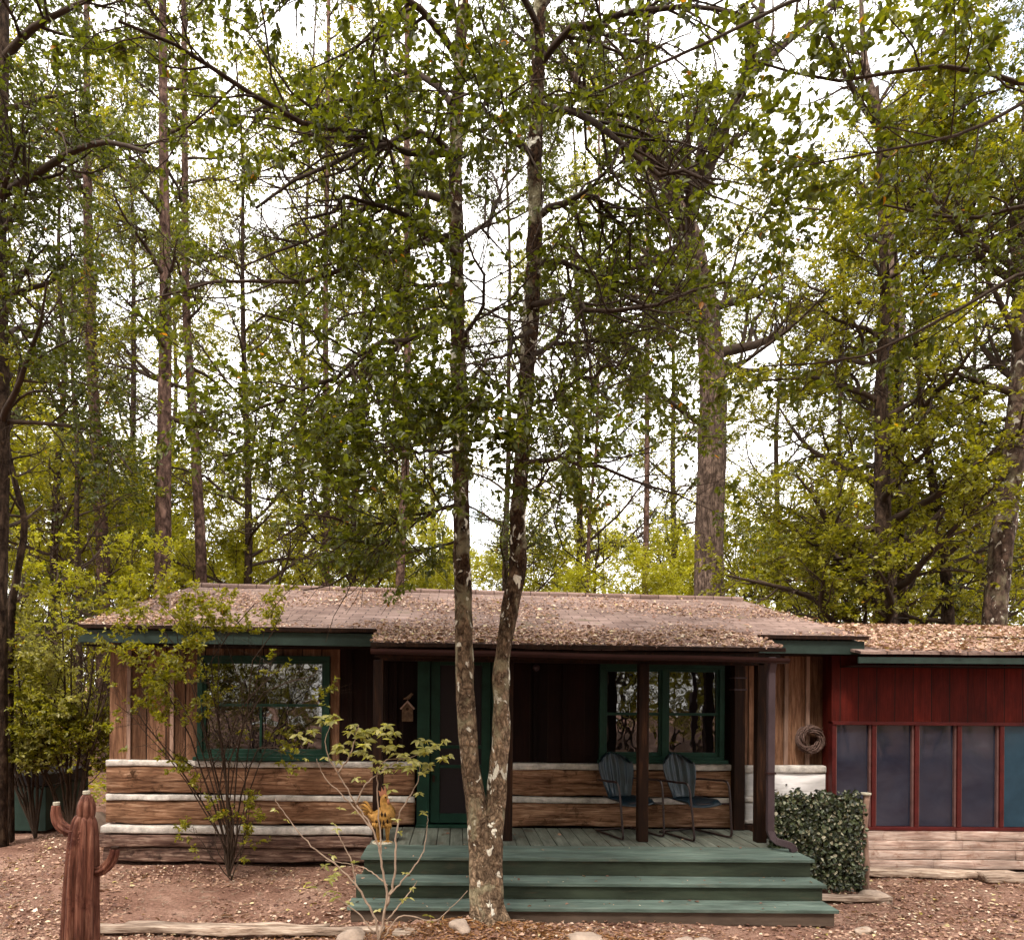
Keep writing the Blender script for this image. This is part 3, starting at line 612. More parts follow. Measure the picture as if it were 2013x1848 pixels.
for i in range(len(xsg)-1):
    for j in range(k-1): Fc += [(i*kk+j, (i+1)*kk+j, (i+1)*kk+j+1, i*kk+j+1), (i*kk+k+j, i*kk+k+j+1, (i+1)*kk+k+j+1, (i+1)*kk+k+j)]
    for j in (0, k-1): Fc.append((i*kk+j, i*kk+k+j, (i+1)*kk+k+j, (i+1)*kk+j))
for i in (0, len(xsg)-1): Fc.append(tuple(i*kk+j for j in range(k)))
for nm_, xa_, xb_, yy_, ft_ in (('drip_edge', XPL-.01, XPR+.01, YP, zP), ('drip_edge', XL-.01, XPL-.02, YE, zE), ('drip_edge', 3.42, XR+.01, YE, zE)):
    sloped(xa_, xb_, yy_-.022, yy_-.012, lambda x: ft_(x)+.012, .045, 'dark_wood', nm_)
gut = g.add(V, Fc).build('gutter', M['gutter'], cab)
sp_pts = [(3.27, 7.42, 2.46), (3.27, 7.43, 2.40), (3.27, 7.46, 2.3), (3.27, 7.46, .66), (3.29, 7.44, .585), (3.33, 7.41, .555), (3.41, 7.36, .54), (3.45, 7.35, .515), (3.47, 7.35, .468)]
def rect_tube(pts, a, b_):
    V = []; n = len(pts); pts = [Vector(p) for p in pts]
    for i, p in enumerate(pts):
        tg = (pts[min(i+1, n-1)]-pts[max(i-1, 0)]).normalized(); u = Vector((0, 1, 0)); u = (u-tg*u.dot(tg)).normalized(); v = tg.cross(u)
        for s_, q in ((-1, -1), (1, -1), (1, 1), (-1, 1)): V.append(p+u*s_*a+v*q*b_)
    return MB().add(V, [(i*4+j, i*4+(j+1) % 4, i*4+4+(j+1) % 4, i*4+4+j) for i in range(n-1) for j in range(4)]+[(3, 2, 1, 0), tuple((n-1)*4+j for j in range(4))])
ds = rect_tube(sp_pts, .028, .036).build('downspout', M['spout'], cab, bevel=.006)
MB().box(3.225, 3.315, 7.425, 7.495, 1.25, 1.27).build('strap', M['gutter'], ds)
# posts
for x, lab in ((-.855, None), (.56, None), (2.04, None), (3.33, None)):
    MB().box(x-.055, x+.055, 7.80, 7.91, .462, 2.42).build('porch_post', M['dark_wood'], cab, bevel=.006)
# deck and steps
dk = MB(); n = 31; x0, x1 = -.92, 3.50; bwd = (x1-x0)/n
for i in range(n):
    a = x0+i*bwd; dk.box(a+.004, a+bwd-.004, 7.585, YW-.10, .425+random.uniform(-.002, .002), .46+random.uniform(-.002, .002))
dk.build('porch_deck', M['deck'], cab, bevel=.003)
MB().box(x0, x1, 7.61, YW-.1, .1, .42).build('deck_frame', M['dark_wood'], cab)
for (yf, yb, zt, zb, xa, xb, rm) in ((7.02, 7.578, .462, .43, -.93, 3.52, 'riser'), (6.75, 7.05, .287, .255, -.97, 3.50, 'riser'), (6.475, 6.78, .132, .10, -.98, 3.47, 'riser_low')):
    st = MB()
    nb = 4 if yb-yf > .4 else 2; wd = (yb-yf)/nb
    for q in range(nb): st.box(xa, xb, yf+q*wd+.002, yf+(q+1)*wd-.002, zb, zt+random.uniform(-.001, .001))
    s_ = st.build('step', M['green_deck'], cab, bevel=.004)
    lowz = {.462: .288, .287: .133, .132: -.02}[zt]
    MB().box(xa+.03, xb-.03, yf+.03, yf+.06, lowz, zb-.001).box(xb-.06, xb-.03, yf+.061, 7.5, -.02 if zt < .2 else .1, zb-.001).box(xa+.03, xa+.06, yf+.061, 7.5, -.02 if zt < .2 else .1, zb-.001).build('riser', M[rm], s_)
# roof litter
rng = np.random.default_rng(11)
n = 24000; x = rng.uniform(XL, XR, n); v = rng.beta(.9, 1.5, n); y = YE+(YR-YE)*v; z = np.array([zE(a)+(zR(a)-zE(a))*b_ for a, b_ in zip(x, v)])
n2 = 9500; x2 = rng.uniform(XPL, XPR, n2); v2 = rng.random(n2)**1.3; y2 = YP+(YE-YP)*v2; z2 = np.array([zP(a)+(zE(a)-zP(a))*b_ for a, b_ in zip(x2, v2)])
pts = np.stack([np.concatenate([x, x2]), np.concatenate([y, y2]), np.concatenate([z, z2])+.015+rng.random(n+n2)*.02], 1)
pts = pts[rng.random(len(pts)) < .50+1.3*clump(pts, 1.9, 2)]
litter('roof_leaf_litter', pts, np.array((0, -.25, .97)), (.022, .058), L['litter'], 'fallen brown leaves scattered over the cabin roof shingles', 'leaf litter', 3, .4)
# ================================================================ SCREENED ANNEX
an = thing('screened_porch', 'low red annex with vinyl windows and weathered plank base beside the cabin', 'annex', (7, 10, 0))
YA = 8.45; X0, X1 = 4.42, 10.6
MB().box(X0, X1, YA, YA+.08, 1.74, 2.62).build('red_wall', M['red'], an)
MB().box(X0, X0+.06, YA+.081, 8.66, 0.1, 2.6).build('side_wall', M['red'], an)
MB().box(4.56, X1, 12.4, 12.5, 0, 2.5).build('rear_wall', M['siding'], an); MB().box(X1-.1, X1, YA+.1, 12.39, 0, 2.5).build('side_wall', M['red'], an)
jx = [4.445, 4.915, 5.42, 5.92, 6.42, 6.925, 7.43, 7.93, 8.43, 8.93, 9.43, 9.93, 10.43]
fr = MB()
for x in jx: fr.box(x-.024, x+.024, YA-.02, YA+.07, .53, 1.725)
fr.box(X0, X1, YA-.03, YA+.07, 1.726, 1.765); fr.box(X0, X1, YA-.035, YA+.07, .49, .528)
frm = fr.build('window_frame', M['red_trim'], an, bevel=.003)
for i in range(len(jx)-1):
    a, c = jx[i]+.026, jx[i+1]-.026
    w_ = MB().box(c-.022, c, YA, YA+.05, .53, 1.725).box(a, a+.014, YA, YA+.05, .53, 1.725).build('window_stop', M['tan_trim'], an)
    p_ = MB(); nn_ = 10
    V = []; 
    for j in range(nn_+1):
        for q in range(nn_+1):
            xx = a+.016+(c-.024-a-.016)*q/nn_; zz = .532+(1.19)*j/nn_
            V.append((xx, YA+.03+.010*mnoise.noise(Vector((xx*2.3, zz*2.5, i)))*min(1, min(q, nn_-q)), zz))
    MB().add(V, [(j*(nn_+1)+q, j*(nn_+1)+q+1, (j+1)*(nn_+1)+q+1, (j+1)*(nn_+1)+q) for j in range(nn_) for q in range(nn_)]).build('vinyl_pane', M['pane_blue' if i >= 4 else 'pane'], an, True)
pk = MB(); rr_ = random.Random(4); z = .485
for r_ in range(4):
    h = .112; x = 4.45+rr_.uniform(-.3, 0)
    while x < X1:
        ln = rr_.uniform(.7, 1.7); xa = max(x, 4.45); xb = min(x+ln, X1)
        if xb-xa > .1: pk.rough(xa, xb-.006, YA-.03-rr_.uniform(0, .012), YA+.05, z-h+.006, z, .0035, .09, r_*10+x, .12)
        x += ln
    z -= h
pk.build('plank_base', M['plank'], an, True)
MB().box(4.5, X1, YA+.02, YA+.06, .0, .05).build('toe_board', M['rooster_dark'], an)
def zAE(x): return 2.56-.004*(x-6)
def zAR(x): return 3.10-.004*(x-6)
roof_sheet('roof', lambda X, v: (8.0+2.6*v, zAE(X)+(zAR(X)-zAE(X))*v), 40, 8, .03, 4.50, 11.2, parent=an, seed=9)
roof_sheet('rear_roof', lambda X, v: (10.602+2.2*v, zAR(X)-.5*v), 20, 4, .05, 4.70, 11.2, parent=an, seed=9)
MB().box(4.50, 11.2, 8.02, 8.05, 2.435, 2.505).build('fascia', M['fascia'], an)
MB().box(4.52, 11.1, 8.06, YA-.005, 2.40, 2.414).build('soffit', M['soffit'], an)
MB().tube([(x, 9.05+.02*math.sin(x*2), 2.80+.012*math.sin(x*3)) for x in np.linspace(4.9, 11, 30)], .014, 6).build('roof_cable', M['rooster_dark'], an)
n = 11000; x = rng.uniform(4.75, 9.0, n); v = rng.random(n); pts = np.stack([x, 8.0+2.6*v, np.array([zAE(a)+(zAR(a)-zAE(a))*b_ for a, b_ in zip(x, v)])+.015+rng.random(n)*.02], 1)
litter('annex_leaf_litter', pts, np.array((0, -.2, .98)), (.03, .075), L['litter'], 'pale fallen leaves thick on the annex roof', 'leaf litter', 4, .4, .6, .18)
# timbers and stones at the annex foot
def timber(name, label, a, b_, h, w_, seed, mat='timber', group=None):
    t_ = MB().rough(0, math.dist(a[:2], b_[:2]), -w_/2, w_/2, 0, h, .020, .05, seed, .3).build(name, M[mat], None, True)
    t_.location = (a[0], a[1], a[2]); t_.rotation_euler = (0, -math.atan2(b_[2]-a[2], math.dist(a[:2], b_[:2])), math.atan2(b_[1]-a[1], b_[0]-a[0]))
    return tag(t_, label, 'timber', group)
timber('ground_timber', 'pale squared timber lying along the annex foot, rising to the left', (4.60, 8.22, .03), (6.4, 8.25, -.02), .075, .16, 1)
timber('ground_timber', 'long grey timber along the annex foot at the right edge', (5.95, 8.12, -.02), (9.8, 8.16, -.01), .085, .18, 2)
timber('ground_timber', 'thin pale board lying at the foot of the ivy screen', (3.62, 7.30, .0), (4.45, 7.34, -.01), .04, .14, 3)
timber('edging_timber', 'long split timber edging the bed between the cactus and the bare shrub', (-3.1, 6.15, .0), (-.62, 6.10, .01), .055, .10, 4)
timber('edging_timber', 'thin splintered board lying close behind the long edging timber', (-2.9, 6.30, .0), (-1.1, 6.27, .01), .03, .07, 14)
timber('edging_timber', 'short split timber edging the bed just left of the twin tree', (-.52, 6.02, .0), (.28, 5.92, .0), .07, .12, 5)
def rock(label, px, py, Z, wx, h, seed, group=None, wy=None):
    p = P(px, py, Z); bmv = []; Fc = []; nu, nv = 18, 10
    V = [(0, 0, 1)]
    for j in range(1, nv):
        ph = math.pi*j/nv
        for i in range(nu): th = 2*math.pi*i/nu; V.append((math.sin(ph)*math.cos(th), math.sin(ph)*math.sin(th), math.cos(ph)))
    V.append((0, 0, -1)); W = []
    for v_ in V:
        v_ = Vector(v_); s_ = 1+.35*mnoise.noise(v_*1.2+Vector((seed, 0, 0)))+.12*mnoise.noise(v_*4+Vector((seed, 3, 0)))
        q = Vector((abs(v_.x)**.8*math.copysign(1, v_.x), abs(v_.y)**.8*math.copysign(1, v_.y), abs(v_.z)**.8*math.copysign(1, v_.z)))*s_
        W.append((q.x*wx/2, q.y*(wy or wx*.7)/2, q.z*h/2))
    Fc = [(0, 1+i, 1+(i+1) % nu) for i in range(nu)]+[(1+j*nu+i, 1+(j+1)*nu+i, 1+(j+1)*nu+(i+1) % nu, 1+j*nu+(i+1) % nu) for j in range(nv-2) for i in range(nu)]+[(len(V)-1, 1+(nv-2)*nu+(i+1) % nu, 1+(nv-2)*nu+i) for i in range(nu)]
    o = MB().add(W, Fc).build('stone', M['stone'], None, True); o.location = (p[0], p[1], gz(p[0], p[1])+h*.08); o.rotation_euler = (0, 0, seed)
    return tag(o, label, 'stone', group)
rock('rounded pale stone in the bed left of the bare shrub stems', 693, 1838, 5.95, .26, .16, 1)
rock('flat grey stone in front of the twin tree foot', 905, 1842, 5.95, .22, .12, 2)
rock('pale blocky stone before the middle of the bottom step', 1147, 1838, 5.95, .30, .11, 3)
rock('small stone before the bottom step under the porch post', 1345, 1838, 5.95, .2, .09, 4)
rock('low wide stone before the bottom step under the blue chairs', 1392, 1842, 5.9, .28, .10, 5)
rock('rough whitish stone leaning at the foot of the ivy screen post', 1722, 1745, 7.4, .30, .16, 6)
rock('flat pale stone in bare dirt right of the steps', 1700, 1810, 6.4, .2, .05, 7)
rock('large grey boulder beside the dark green bin', 180, 1590, 10.0, .62, .62, 8)
rng = np.random.default_rng(3); n = 260
# ================================================================ IVY SCREEN
iv = thing('ivy_screen', 'square screen of dark artificial ivy with a slim rough post at the porch corner', 'ivy screen', (3.85, 7.62, 0))
MB().box(3.36, 4.27, 7.63, 7.65, .04, .99).build('mesh_backing', M['rooster_dark'], iv)
n = 6500; s = np.stack([rng.uniform(3.33, 4.31, n), 7.64-rng.random(n)**1.5*.12, rng.uniform(.02, 1.03, n)], 1); s[:, 2] += .03*np.sin(s[:, 0]*23)+.02*np.sin(s[:, 0]*51); s[:, 1] -= .04*clump(s, 7, 1)
a = rng.uniform(0, 2*np.pi, n); ax = nrm(np.stack([np.cos(a), rng.normal(0, .35, n)-.25, np.sin(a)-.3], 1)); nn = rng.normal(size=(n, 3))*.5+np.array((0, -1, .35)); nn = nrm(nn-ax*np.sum(nn*ax, 1, keepdims=True))
mobj('ivy_leaves', leaf_mesh('ivy_leaves', s, ax, nn, rng.uniform(.022, .055, n), rng.random(n)**1.05, .7), L['hedge'], iv)
MB().tube([(4.335+.012*math.sin(z*7), 7.58, z) for z in np.linspace(-.02, 1.03, 14)], [.030+.004*math.sin(i*2.1) for i in range(14)], 9).build('post', M['batten'], iv, True)
MB().tube([(4.335, 7.58, 1.028), (4.335, 7.58, 1.045)], .052, 9).build('post_cap', M['rust_cap'], iv)
# ================================================================ CHAIRS
def make_chair(label):
    r = thing('lawn_chair', label, 'chair', (0, 0, 0), 0, 'metal lawn chairs on the porch')
    # shell back: scalloped outline, fluted
    nu, nv = 36, 22; V = []
    for lay in (0, 1):
        for j in range(nv+1):
            v = j/nv; hw = .155+.085*math.sin(min(1, v/.72)*math.pi/2)**1.4
            if v > .72: hw = .24*math.sqrt(max(0, 1-((v-.72)/.32)**2))
            for i in range(nu+1):
                u = -1+2*i/nu; x = u*hw
                z = .40+.50*v+(.018*abs(math.cos(u*math.pi*2.5)) if v > .9 else 0)*1.0-.03*(u*u)*(1 if v > .85 else 0)
                y = .17+.13*v+.055*(-(u*u))*1.2+.014*math.cos(u*math.pi*5)*min(1, v*2.2)+lay*.010
                V.append((x, y, z))
    n1 = (nu+1)*(nv+1); q = lambda i, j, l: l*n1+j*(nu+1)+i; Fc = []
    for j in range(nv):
        for i in range(nu): Fc += [(q(i, j, 0), q(i+1, j, 0), q(i+1, j+1, 0), q(i, j+1, 0)), (q(i, j, 1), q(i, j+1, 1), q(i+1, j+1, 1), q(i+1, j, 1))]
    for i in range(nu): Fc += [(q(i, 0, 0), q(i, 0, 1), q(i+1, 0, 1), q(i+1, 0, 0)), (q(i, nv, 0), q(i+1, nv, 0), q(i+1, nv, 1), q(i, nv, 1))]
    for j in range(nv): Fc += [(q(0, j, 0), q(0, j+1, 0), q(0, j+1, 1), q(0, j, 1)), (q(nu, j, 0), q(nu, j, 1), q(nu, j+1, 1), q(nu, j+1, 0))]
    MB().add(V, Fc).build('backrest', M['chair'], r, True, local=True)
    # seat pan
    V = []; nu, nv = 16, 14
    for lay in (0, 1):
        for j in range(nv+1):
            for i in range(nu+1):
                u = -1+2*i/nu; v = j/nv; x = u*(.225-.04*v*v); y = -.25+.43*v
                z = .40+.022*u*u-.035*math.sin(math.pi*v)*(1-u*u)-.045*math.exp(-((v)/.09)**2)+.0*v-lay*.010
                V.append((x, y, z))
    n1 = (nu+1)*(nv+1); q = lambda i, j, l: l*n1+j*(nu+1)+i; Fc = []
    for j in range(nv):
        for i in range(nu): Fc += [(q(i, j, 0), q(i+1, j, 0), q(i+1, j+1, 0), q(i, j+1, 0)), (q(i, j, 1), q(i, j+1, 1), q(i+1, j+1, 1), q(i+1, j, 1))]
    for i in range(nu): Fc += [(q(i, 0, 0), q(i, 0, 1), q(i+1, 0, 1), q(i+1, 0, 0)), (q(i, nv, 0), q(i+1, nv, 0), q(i+1, nv, 1), q(i, nv, 1))]
    for j in range(nv): Fc += [(q(0, j, 0), q(0, j+1, 0), q(0, j+1, 1), q(0, j, 1)), (q(nu, j, 0), q(nu, j, 1), q(nu, j+1, 1), q(nu, j+1, 0))]
    MB().add(V, Fc).build('seat', M['chair'], r, True, local=True)
    for s_ in (-1, 1):
        path = cr([(s_*.20, .26, .60), (s_*.25, .12, .615), (s_*.285, -.10, .625), (s_*.29, -.235, .63), (s_*.29, -.285, .585), (s_*.285, -.31, .45), (s_*.275, -.345, .12), (s_*.27, -.345, .035), (s_*.26, -.29, .014), (s_*.25, -.05, .014), (s_*.24, .24, .014)], 44)
        MB().tube(path, .0125, 8).build('side_frame', M['chair_frame'], r, True, local=True)
    MB().tube([(-.24, .24, .014), (.24, .24, .014)], .0125, 8).tube([(-.283, -.31, .385), (-.2, -.20, .375), (.2, -.20, .375), (.283, -.31, .385)], .010, 8).build('cross_bar', M['chair_frame'], r, True, local=True)
    return r
ch = make_chair('blue metal shell-back chair nearest the downspout, right of the middle post'); ch.location = (2.69, 8.22, .462); ch.rotation_euler = (0, 0, math.radians(25))
c2 = ch.copy(); C.objects.link(c2); c2.location = (1.95, 8.26, .462); c2.rotation_euler = (0, 0, math.radians(22)); c2['label'] = 'darker blue metal shell-back chair just left of the middle porch post'
for k_ in ch.children: kc = k_.copy(); C.objects.link(kc); kc.parent = c2
# ================================================================ WREATH, PLAQUE, LIGHT
wc = P(1593, 1453, 8.58)
wr = thing('grapevine_wreath', 'round grapevine wreath hanging on the brown boards at the cabin corner', 'wreath', wc)
wm = MB(); rr_ = random.Random(2)
for i in range(60):
    R0 = rr_.uniform(.092, .160); yo = rr_.uniform(-.03, .03); ph = rr_.uniform(0, 6.28); a0 = rr_.uniform(0, 6.28); ln = rr_.uniform(3.2, 6.4)
    pts = []
    for j in range(30):
        a = a0+ln*j/29; r_ = R0+.014*math.sin(a*3+ph); pts.append((wc[0]+r_*math.cos(a), wc[1]+yo+.018*math.cos(a*3+ph), wc[2]+r_*math.sin(a)))
    wm.tube(pts, rr_.uniform(.004, .008), 5)
wn_ = wm
for i in range(26):
    a = rr_.uniform(0, 6.28); r_ = rr_.uniform(.14, .165); d_ = Vector((math.cos(a+rr_.uniform(-.9, .9)), rr_.uniform(-.5, .1), math.sin(a+rr_.uniform(-.9, .9))))*rr_.uniform(.02, .05)
    p0 = Vector((wc[0]+r_*math.cos(a), wc[1]-.02, wc[2]+r_*math.sin(a))); wn_.tube([p0, p0+d_], [.003, .001], 4)
wm.build('twisted_vines', M['wicker'], wr, True)
pc = P(801, 1418, 8.60)
pl = thing('birdhouse_plaque', 'tan birdhouse-shaped plaque with a small bird on top beside the door', 'plaque', pc)
x, z = pc[0], pc[2]
MB().prism([(x-.065, z), (x+.065, z), (x+.065, z+.17), (x, z+.235), (x-.065, z+.17)], 8.575, 8.64).build('house_board', M['plaque'], pl, bevel=.004)
MB().add([(x-.09, 8.55, z+.155), (x-.075, 8.55, z+.145), (x, 8.55, z+.23), (x+.075, 8.55, z+.145), (x+.09, 8.55, z+.155), (x, 8.55, z+.25)]+[(x-.09, 8.65, z+.155), (x-.075, 8.65, z+.145), (x, 8.65, z+.23), (x+.075, 8.65, z+.145), (x+.09, 8.65, z+.155), (x, 8.65, z+.25)],
   [(0, 1, 2, 5), (5, 2, 3, 4), (11, 8, 7, 6), (10, 9, 8, 11), (0, 5, 11, 6), (5, 4, 10, 11), (1, 7, 8, 2), (2, 8, 9, 3), (0, 6, 7, 1), (3, 9, 10, 4)]).build('little_roof', M['batten'], pl)
MB().tube([(x, 8.571, z+.15), (x, 8.576, z+.15)], .018, 12).build('entry_hole', M['rooster_dark'], pl)
MB().tube([(x-.05, 8.6, z+.27), (x-.02, 8.6, z+.275), (x+.015, 8.6, z+.29), (x+.035, 8.6, z+.315), (x+.05, 8.6, z+.33), (x+.068, 8.6, z+.326)], [.006, .016, .024, .018, .016, .003], 8).tube([(x, 8.6, z+.23), (x, 8.6, z+.28)], .005, 5).build('bird', M['plaque'], pl, True)
lc = P(1055, 1312, 8.62)
pt = thing('porch_light', 'small dim round lamp high on the dark porch wall right of the twin tree', 'lamp', lc)
MB().tube([(lc[0], YW-.002, lc[2]), (lc[0], YW-.025, lc[2])], .045, 16).build('base_plate', M['gutter'], pt)
MB().tube([(lc[0], YW-.02-.05*math.sin(a), lc[2]) for a in np.linspace(0, 1.5, 7)], [.04*math.cos(a) for a in np.linspace(0, 1.5, 7)], 16).build('glass_dome', M['spout'], pt, True)
# ================================================================ ROOSTER
rp_ = P(752, 1655, 7.70); rx, ry, rz = rp_[0], 7.70, .462
ro = thing('rooster_figure', 'yellow orange metal rooster lantern standing at the left end of the deck', 'rooster', (rx, ry, rz))
def lump(pts, k=20, ysc=1.0):
    q = cr(pts, 34); V = []
    n = len(q)
    for i in range(n):
        c = Vector(q[i, :3]); tg = (Vector(q[min(i+1, n-1), :3])-Vector(q[max(i-1, 0), :3])).normalized()
        u = Vector((0, 1, 0)); u = (u-tg*u.dot(tg)).normalized(); v = tg.cross(u)
        for j in range(k):
            a = 2*math.pi*j/k; r_ = max(q[i, 3], .002); V.append(c+(u*math.cos(a)*ysc+v*math.sin(a))*r_*(1+.04*math.sin(a*6+i)))
    return MB().add(V, [(i*k+j, i*k+(j+1) % k, (i+1)*k+(j+1) % k, (i+1)*k+j) for i in range(n-1) for j in range(k)]+[tuple(range(k-1, -1, -1)), tuple((n-1)*k+j for j in range(k))])
lump([(rx-.155, ry, rz+.31, .02), (rx-.09, ry, rz+.275, .07), (rx-.01, ry-.01, rz+.27, .105), (rx+.05, ry-.01, rz+.31, .095), (rx+.035, ry-.015, rz+.385, .062), (rx+.02, ry-.02, rz+.44, .047), (rx+.025, ry-.03, rz+.485, .043), (rx+.04, ry-.035, rz+.515, .022)], 20, .85).build('body', M['rooster'], ro, True)
cb = MB()
cpts = [(-.03, .50), (-.045, .56), (-.015, .545), (-.012, .60), (.012, .555), (.03, .59), (.042, .54), (.065, .55), (.062, .505), (.02, .49)]
cb.prism([(rx+a, rz+c) for a, c in cpts], ry-.042, ry-.026); cb.build('comb', M['rooster_red'], ro, bevel=.002)
MB().tube([(rx+.06, ry-.035, rz+.485), (rx+.085, ry-.038, rz+.48), (rx+.108, ry-.04, rz+.466)], [.018, .012, .002], 8).build('beak', M['rust_cap'], ro, True)
MB().tube([(rx+.06, ry-.045, rz+.468), (rx+.065, ry-.05, rz+.44), (rx+.063, ry-.05, rz+.41)], [.012, .017, .006], 8).build('wattle', M['rooster_red'], ro, True)
MB().tube([(rx+.035, ry-.075, rz+.49), (rx+.035, ry-.066, rz+.49)], .009, 8).build('eye', M['rooster_dark'], ro)
tl = MB()
for i, (dx, dz_, w_) in enumerate([(-.25, .40, .016), (-.265, .36, .016), (-.255, .315, .015), (-.22, .43, .014), (-.23, .275, .013)]):
    tl.tube(cr([(rx-.11, ry+.01*(i-2), rz+.30), ((rx-.11)*.45+(rx+dx)*.55, ry+.012*(i-2), rz+.30+(dz_-.30)*.75+.02), (rx+dx, ry+.014*(i-2), rz+dz_)], 8), [.016, .018, w_, w_, w_, w_*.8, w_*.5, .003], 6)
tl.build('tail_feathers', M['rooster'], ro, True)
sl_ = MB()
for i, (dx, dz_) in enumerate([(-.035, .30), (.0, .315), (.035, .31), (-.06, .235), (-.02, .225), (.02, .225), (.06, .24), (.09, .28)]):
    x_, z_ = rx+dx, rz+dz_; yy = ry-.100+.6*(dx-.01)**2*9
    sl_.tube([(x_, yy, z_+.03), (x_, yy-.004, z_), (x_, yy+.004, z_-.026)], [.003, .012, .004], 6)
sl_.build('lantern_openings', M['rooster_dark'], ro, True)
sk = MB()
for i in range(9):
    a = -.09+i*.022; sk.tube([(rx+a, ry-.075, rz+.22), (rx+a*1.1, ry-.08, rz+.185), (rx+a*1.1, ry-.07, rz+.155)], [.012, .012, .002], 6)
sk.build('skirt_feathers', M['rooster'], ro, True)
for s_ in (-.045, .05):
    MB().tube([(rx+s_, ry, rz+.20), (rx+s_*1.05, ry, rz+.10), (rx+s_*1.1, ry, rz+.015)], [.034, .024, .016], 10).tube([(rx+s_*1.1, ry+.01, rz+.014), (rx+s_*1.1+.01, ry-.06, rz+.008)], [.012, .007], 6).tube([(rx+s_*1.1, ry, rz+.014), (rx+s_*1.1+.05, ry-.045, rz+.008)], [.012, .006], 6).tube([(rx+s_*1.1, ry, rz+.014), (rx+s_*1.1-.04, ry-.045, rz+.008)], [.012, .006], 6).build('leg', M['rooster'], ro, True)
MB().tube([(rx, ry-.02, rz), (rx, ry-.02, rz+.008)], .11, 20).build('base_plate', M['rust_cap'], ro)
# ================================================================ CACTUS
cb0 = P(158, 1700, 5.0); cx, cy = cb0[0], 5.0
ca = thing('cactus_sculpture', 'rusty ribbed metal cactus with two bent arms in the left foreground', 'sculpture', (cx, cy, 0))
def ribbed(path, rad, ribs, depth, k=64, n=60):
    q = cr([tuple(p)+(r,) for p, r in zip(path, rad)], n); V = []
    for i in range(n):
        c = Vector(q[i, :3]); tg = (Vector(q[min(i+1, n-1), :3])-Vector(q[max(i-1, 0), :3])).normalized()
        u = Vector((0, 1, 0)); u = (u-tg*u.dot(tg)).normalized(); v = tg.cross(u)
        for j in range(k):
            a = 2*math.pi*j/k; rb = abs(math.cos(a*ribs/2)); r_ = q[i, 3]*(1-depth+depth*rb**.7*1.25+.01*mnoise.noise(Vector((a, c.z*9, 0)))); V.append(c+(u*math.cos(a)+v*math.sin(a))*r_)
    return MB().add(V, [(i*k+j, i*k+(j+1) % k, (i+1)*k+(j+1) % k, (i+1)*k+j) for i in range(n-1) for j in range(k)]+[tuple(range(k-1, -1, -1)), tuple((n-1)*k+j for j in range(k))])
pp = lambda x, y: P(x, y, 5.0)
gr = gz(cx, cy)
pth = [(pp(156, 1848)[0]-.01, cy, gr-.02), pp(158, 1848), pp(160, 1760), pp(163, 1690), pp(165, 1640), pp(167, 1612), pp(169, 1600)]
ribbed(pth, [.128, .121, .112, .104, .092, .075, .045], 9, .26).build('body', M['rust'], ca, True)
ribbed([pp(168, 1618), pp(169, 1600), pp(170, 1582), pp(170, 1568), pp(170, 1562)], [.042, .058, .056, .038, .024], 7, .22, 56, 26).build('top_bulb', M['rust'], ca, True)
ribbed([pp(150, 1636), pp(133, 1632), pp(116, 1618), pp(110, 1600), pp(110, 1583)], [.035, .037, .036, .032, .025], 6, .3, 48, 30).build('arm', M['rust'], ca, True)
ribbed([pp(183, 1712), pp(200, 1710), pp(216, 1696), pp(224, 1680), pp(226, 1668)], [.034, .036, .035, .032, .028], 6, .3, 48, 30).build('arm', M['rust'], ca, True)
for nm, (a, c, r_) in {'pipe_cap': (170, 1560, .028), 'arm_cap': (111, 1582, .026)}.items():
    q = pp(a, c); MB().tube([q, q+np.array((0, 0, .02))], r_*.85, 14).build(nm, M['rust_cap'], ca)
q = pp(226, 1668); MB().tube([q, q+np.array((0, 0, .015))], .028, 14).build('arm_cap', M['rooster_dark'], ca)
sp = MB(); rr_ = random.Random(8)
for i in range(230):
    z = rr_.uniform(gr+.2, pp(0, 1625)[2]); a = 2*math.pi*(rr_.randrange(9))/9+math.pi/2
    t_ = (z-gr)/1.15; r_ = .125-.036*t_; ccx = cx+.02*t_-.012
    d_ = Vector((math.cos(a), math.sin(a), 0)); p0 = Vector((ccx, cy, z))+d_*r_*.98; sp.tube([p0-Vector((d_.y, -d_.x, 0))*.011, p0+d_*.009, p0+Vector((d_.y, -d_.x, 0))*.011], [.0035, .005, .0035], 4)
sp.build('spines', M['rust'], ca)
# ================================================================ GREEN BIN
bn = thing('green_bin', 'long dark green metal bin with black lid at the left edge', 'bin', (-7.2, 11, 0))
MB().box(-8.6, -5.95, 10.4, 11.6, .02, .66).build('bin_body', M['box_green'], bn, bevel=.01)
MB().box(-8.64, -5.91, 10.36, 11.64, .68, .84).build('lid', M['box_lid'], bn, bevel=.015)
MB().box(-6.72, -6.42, 10.335, 10.358, .77, .79).build('handle', M['metal'], bn)
# ================================================================ TREES
UP = np.array((0, 0, 1.))
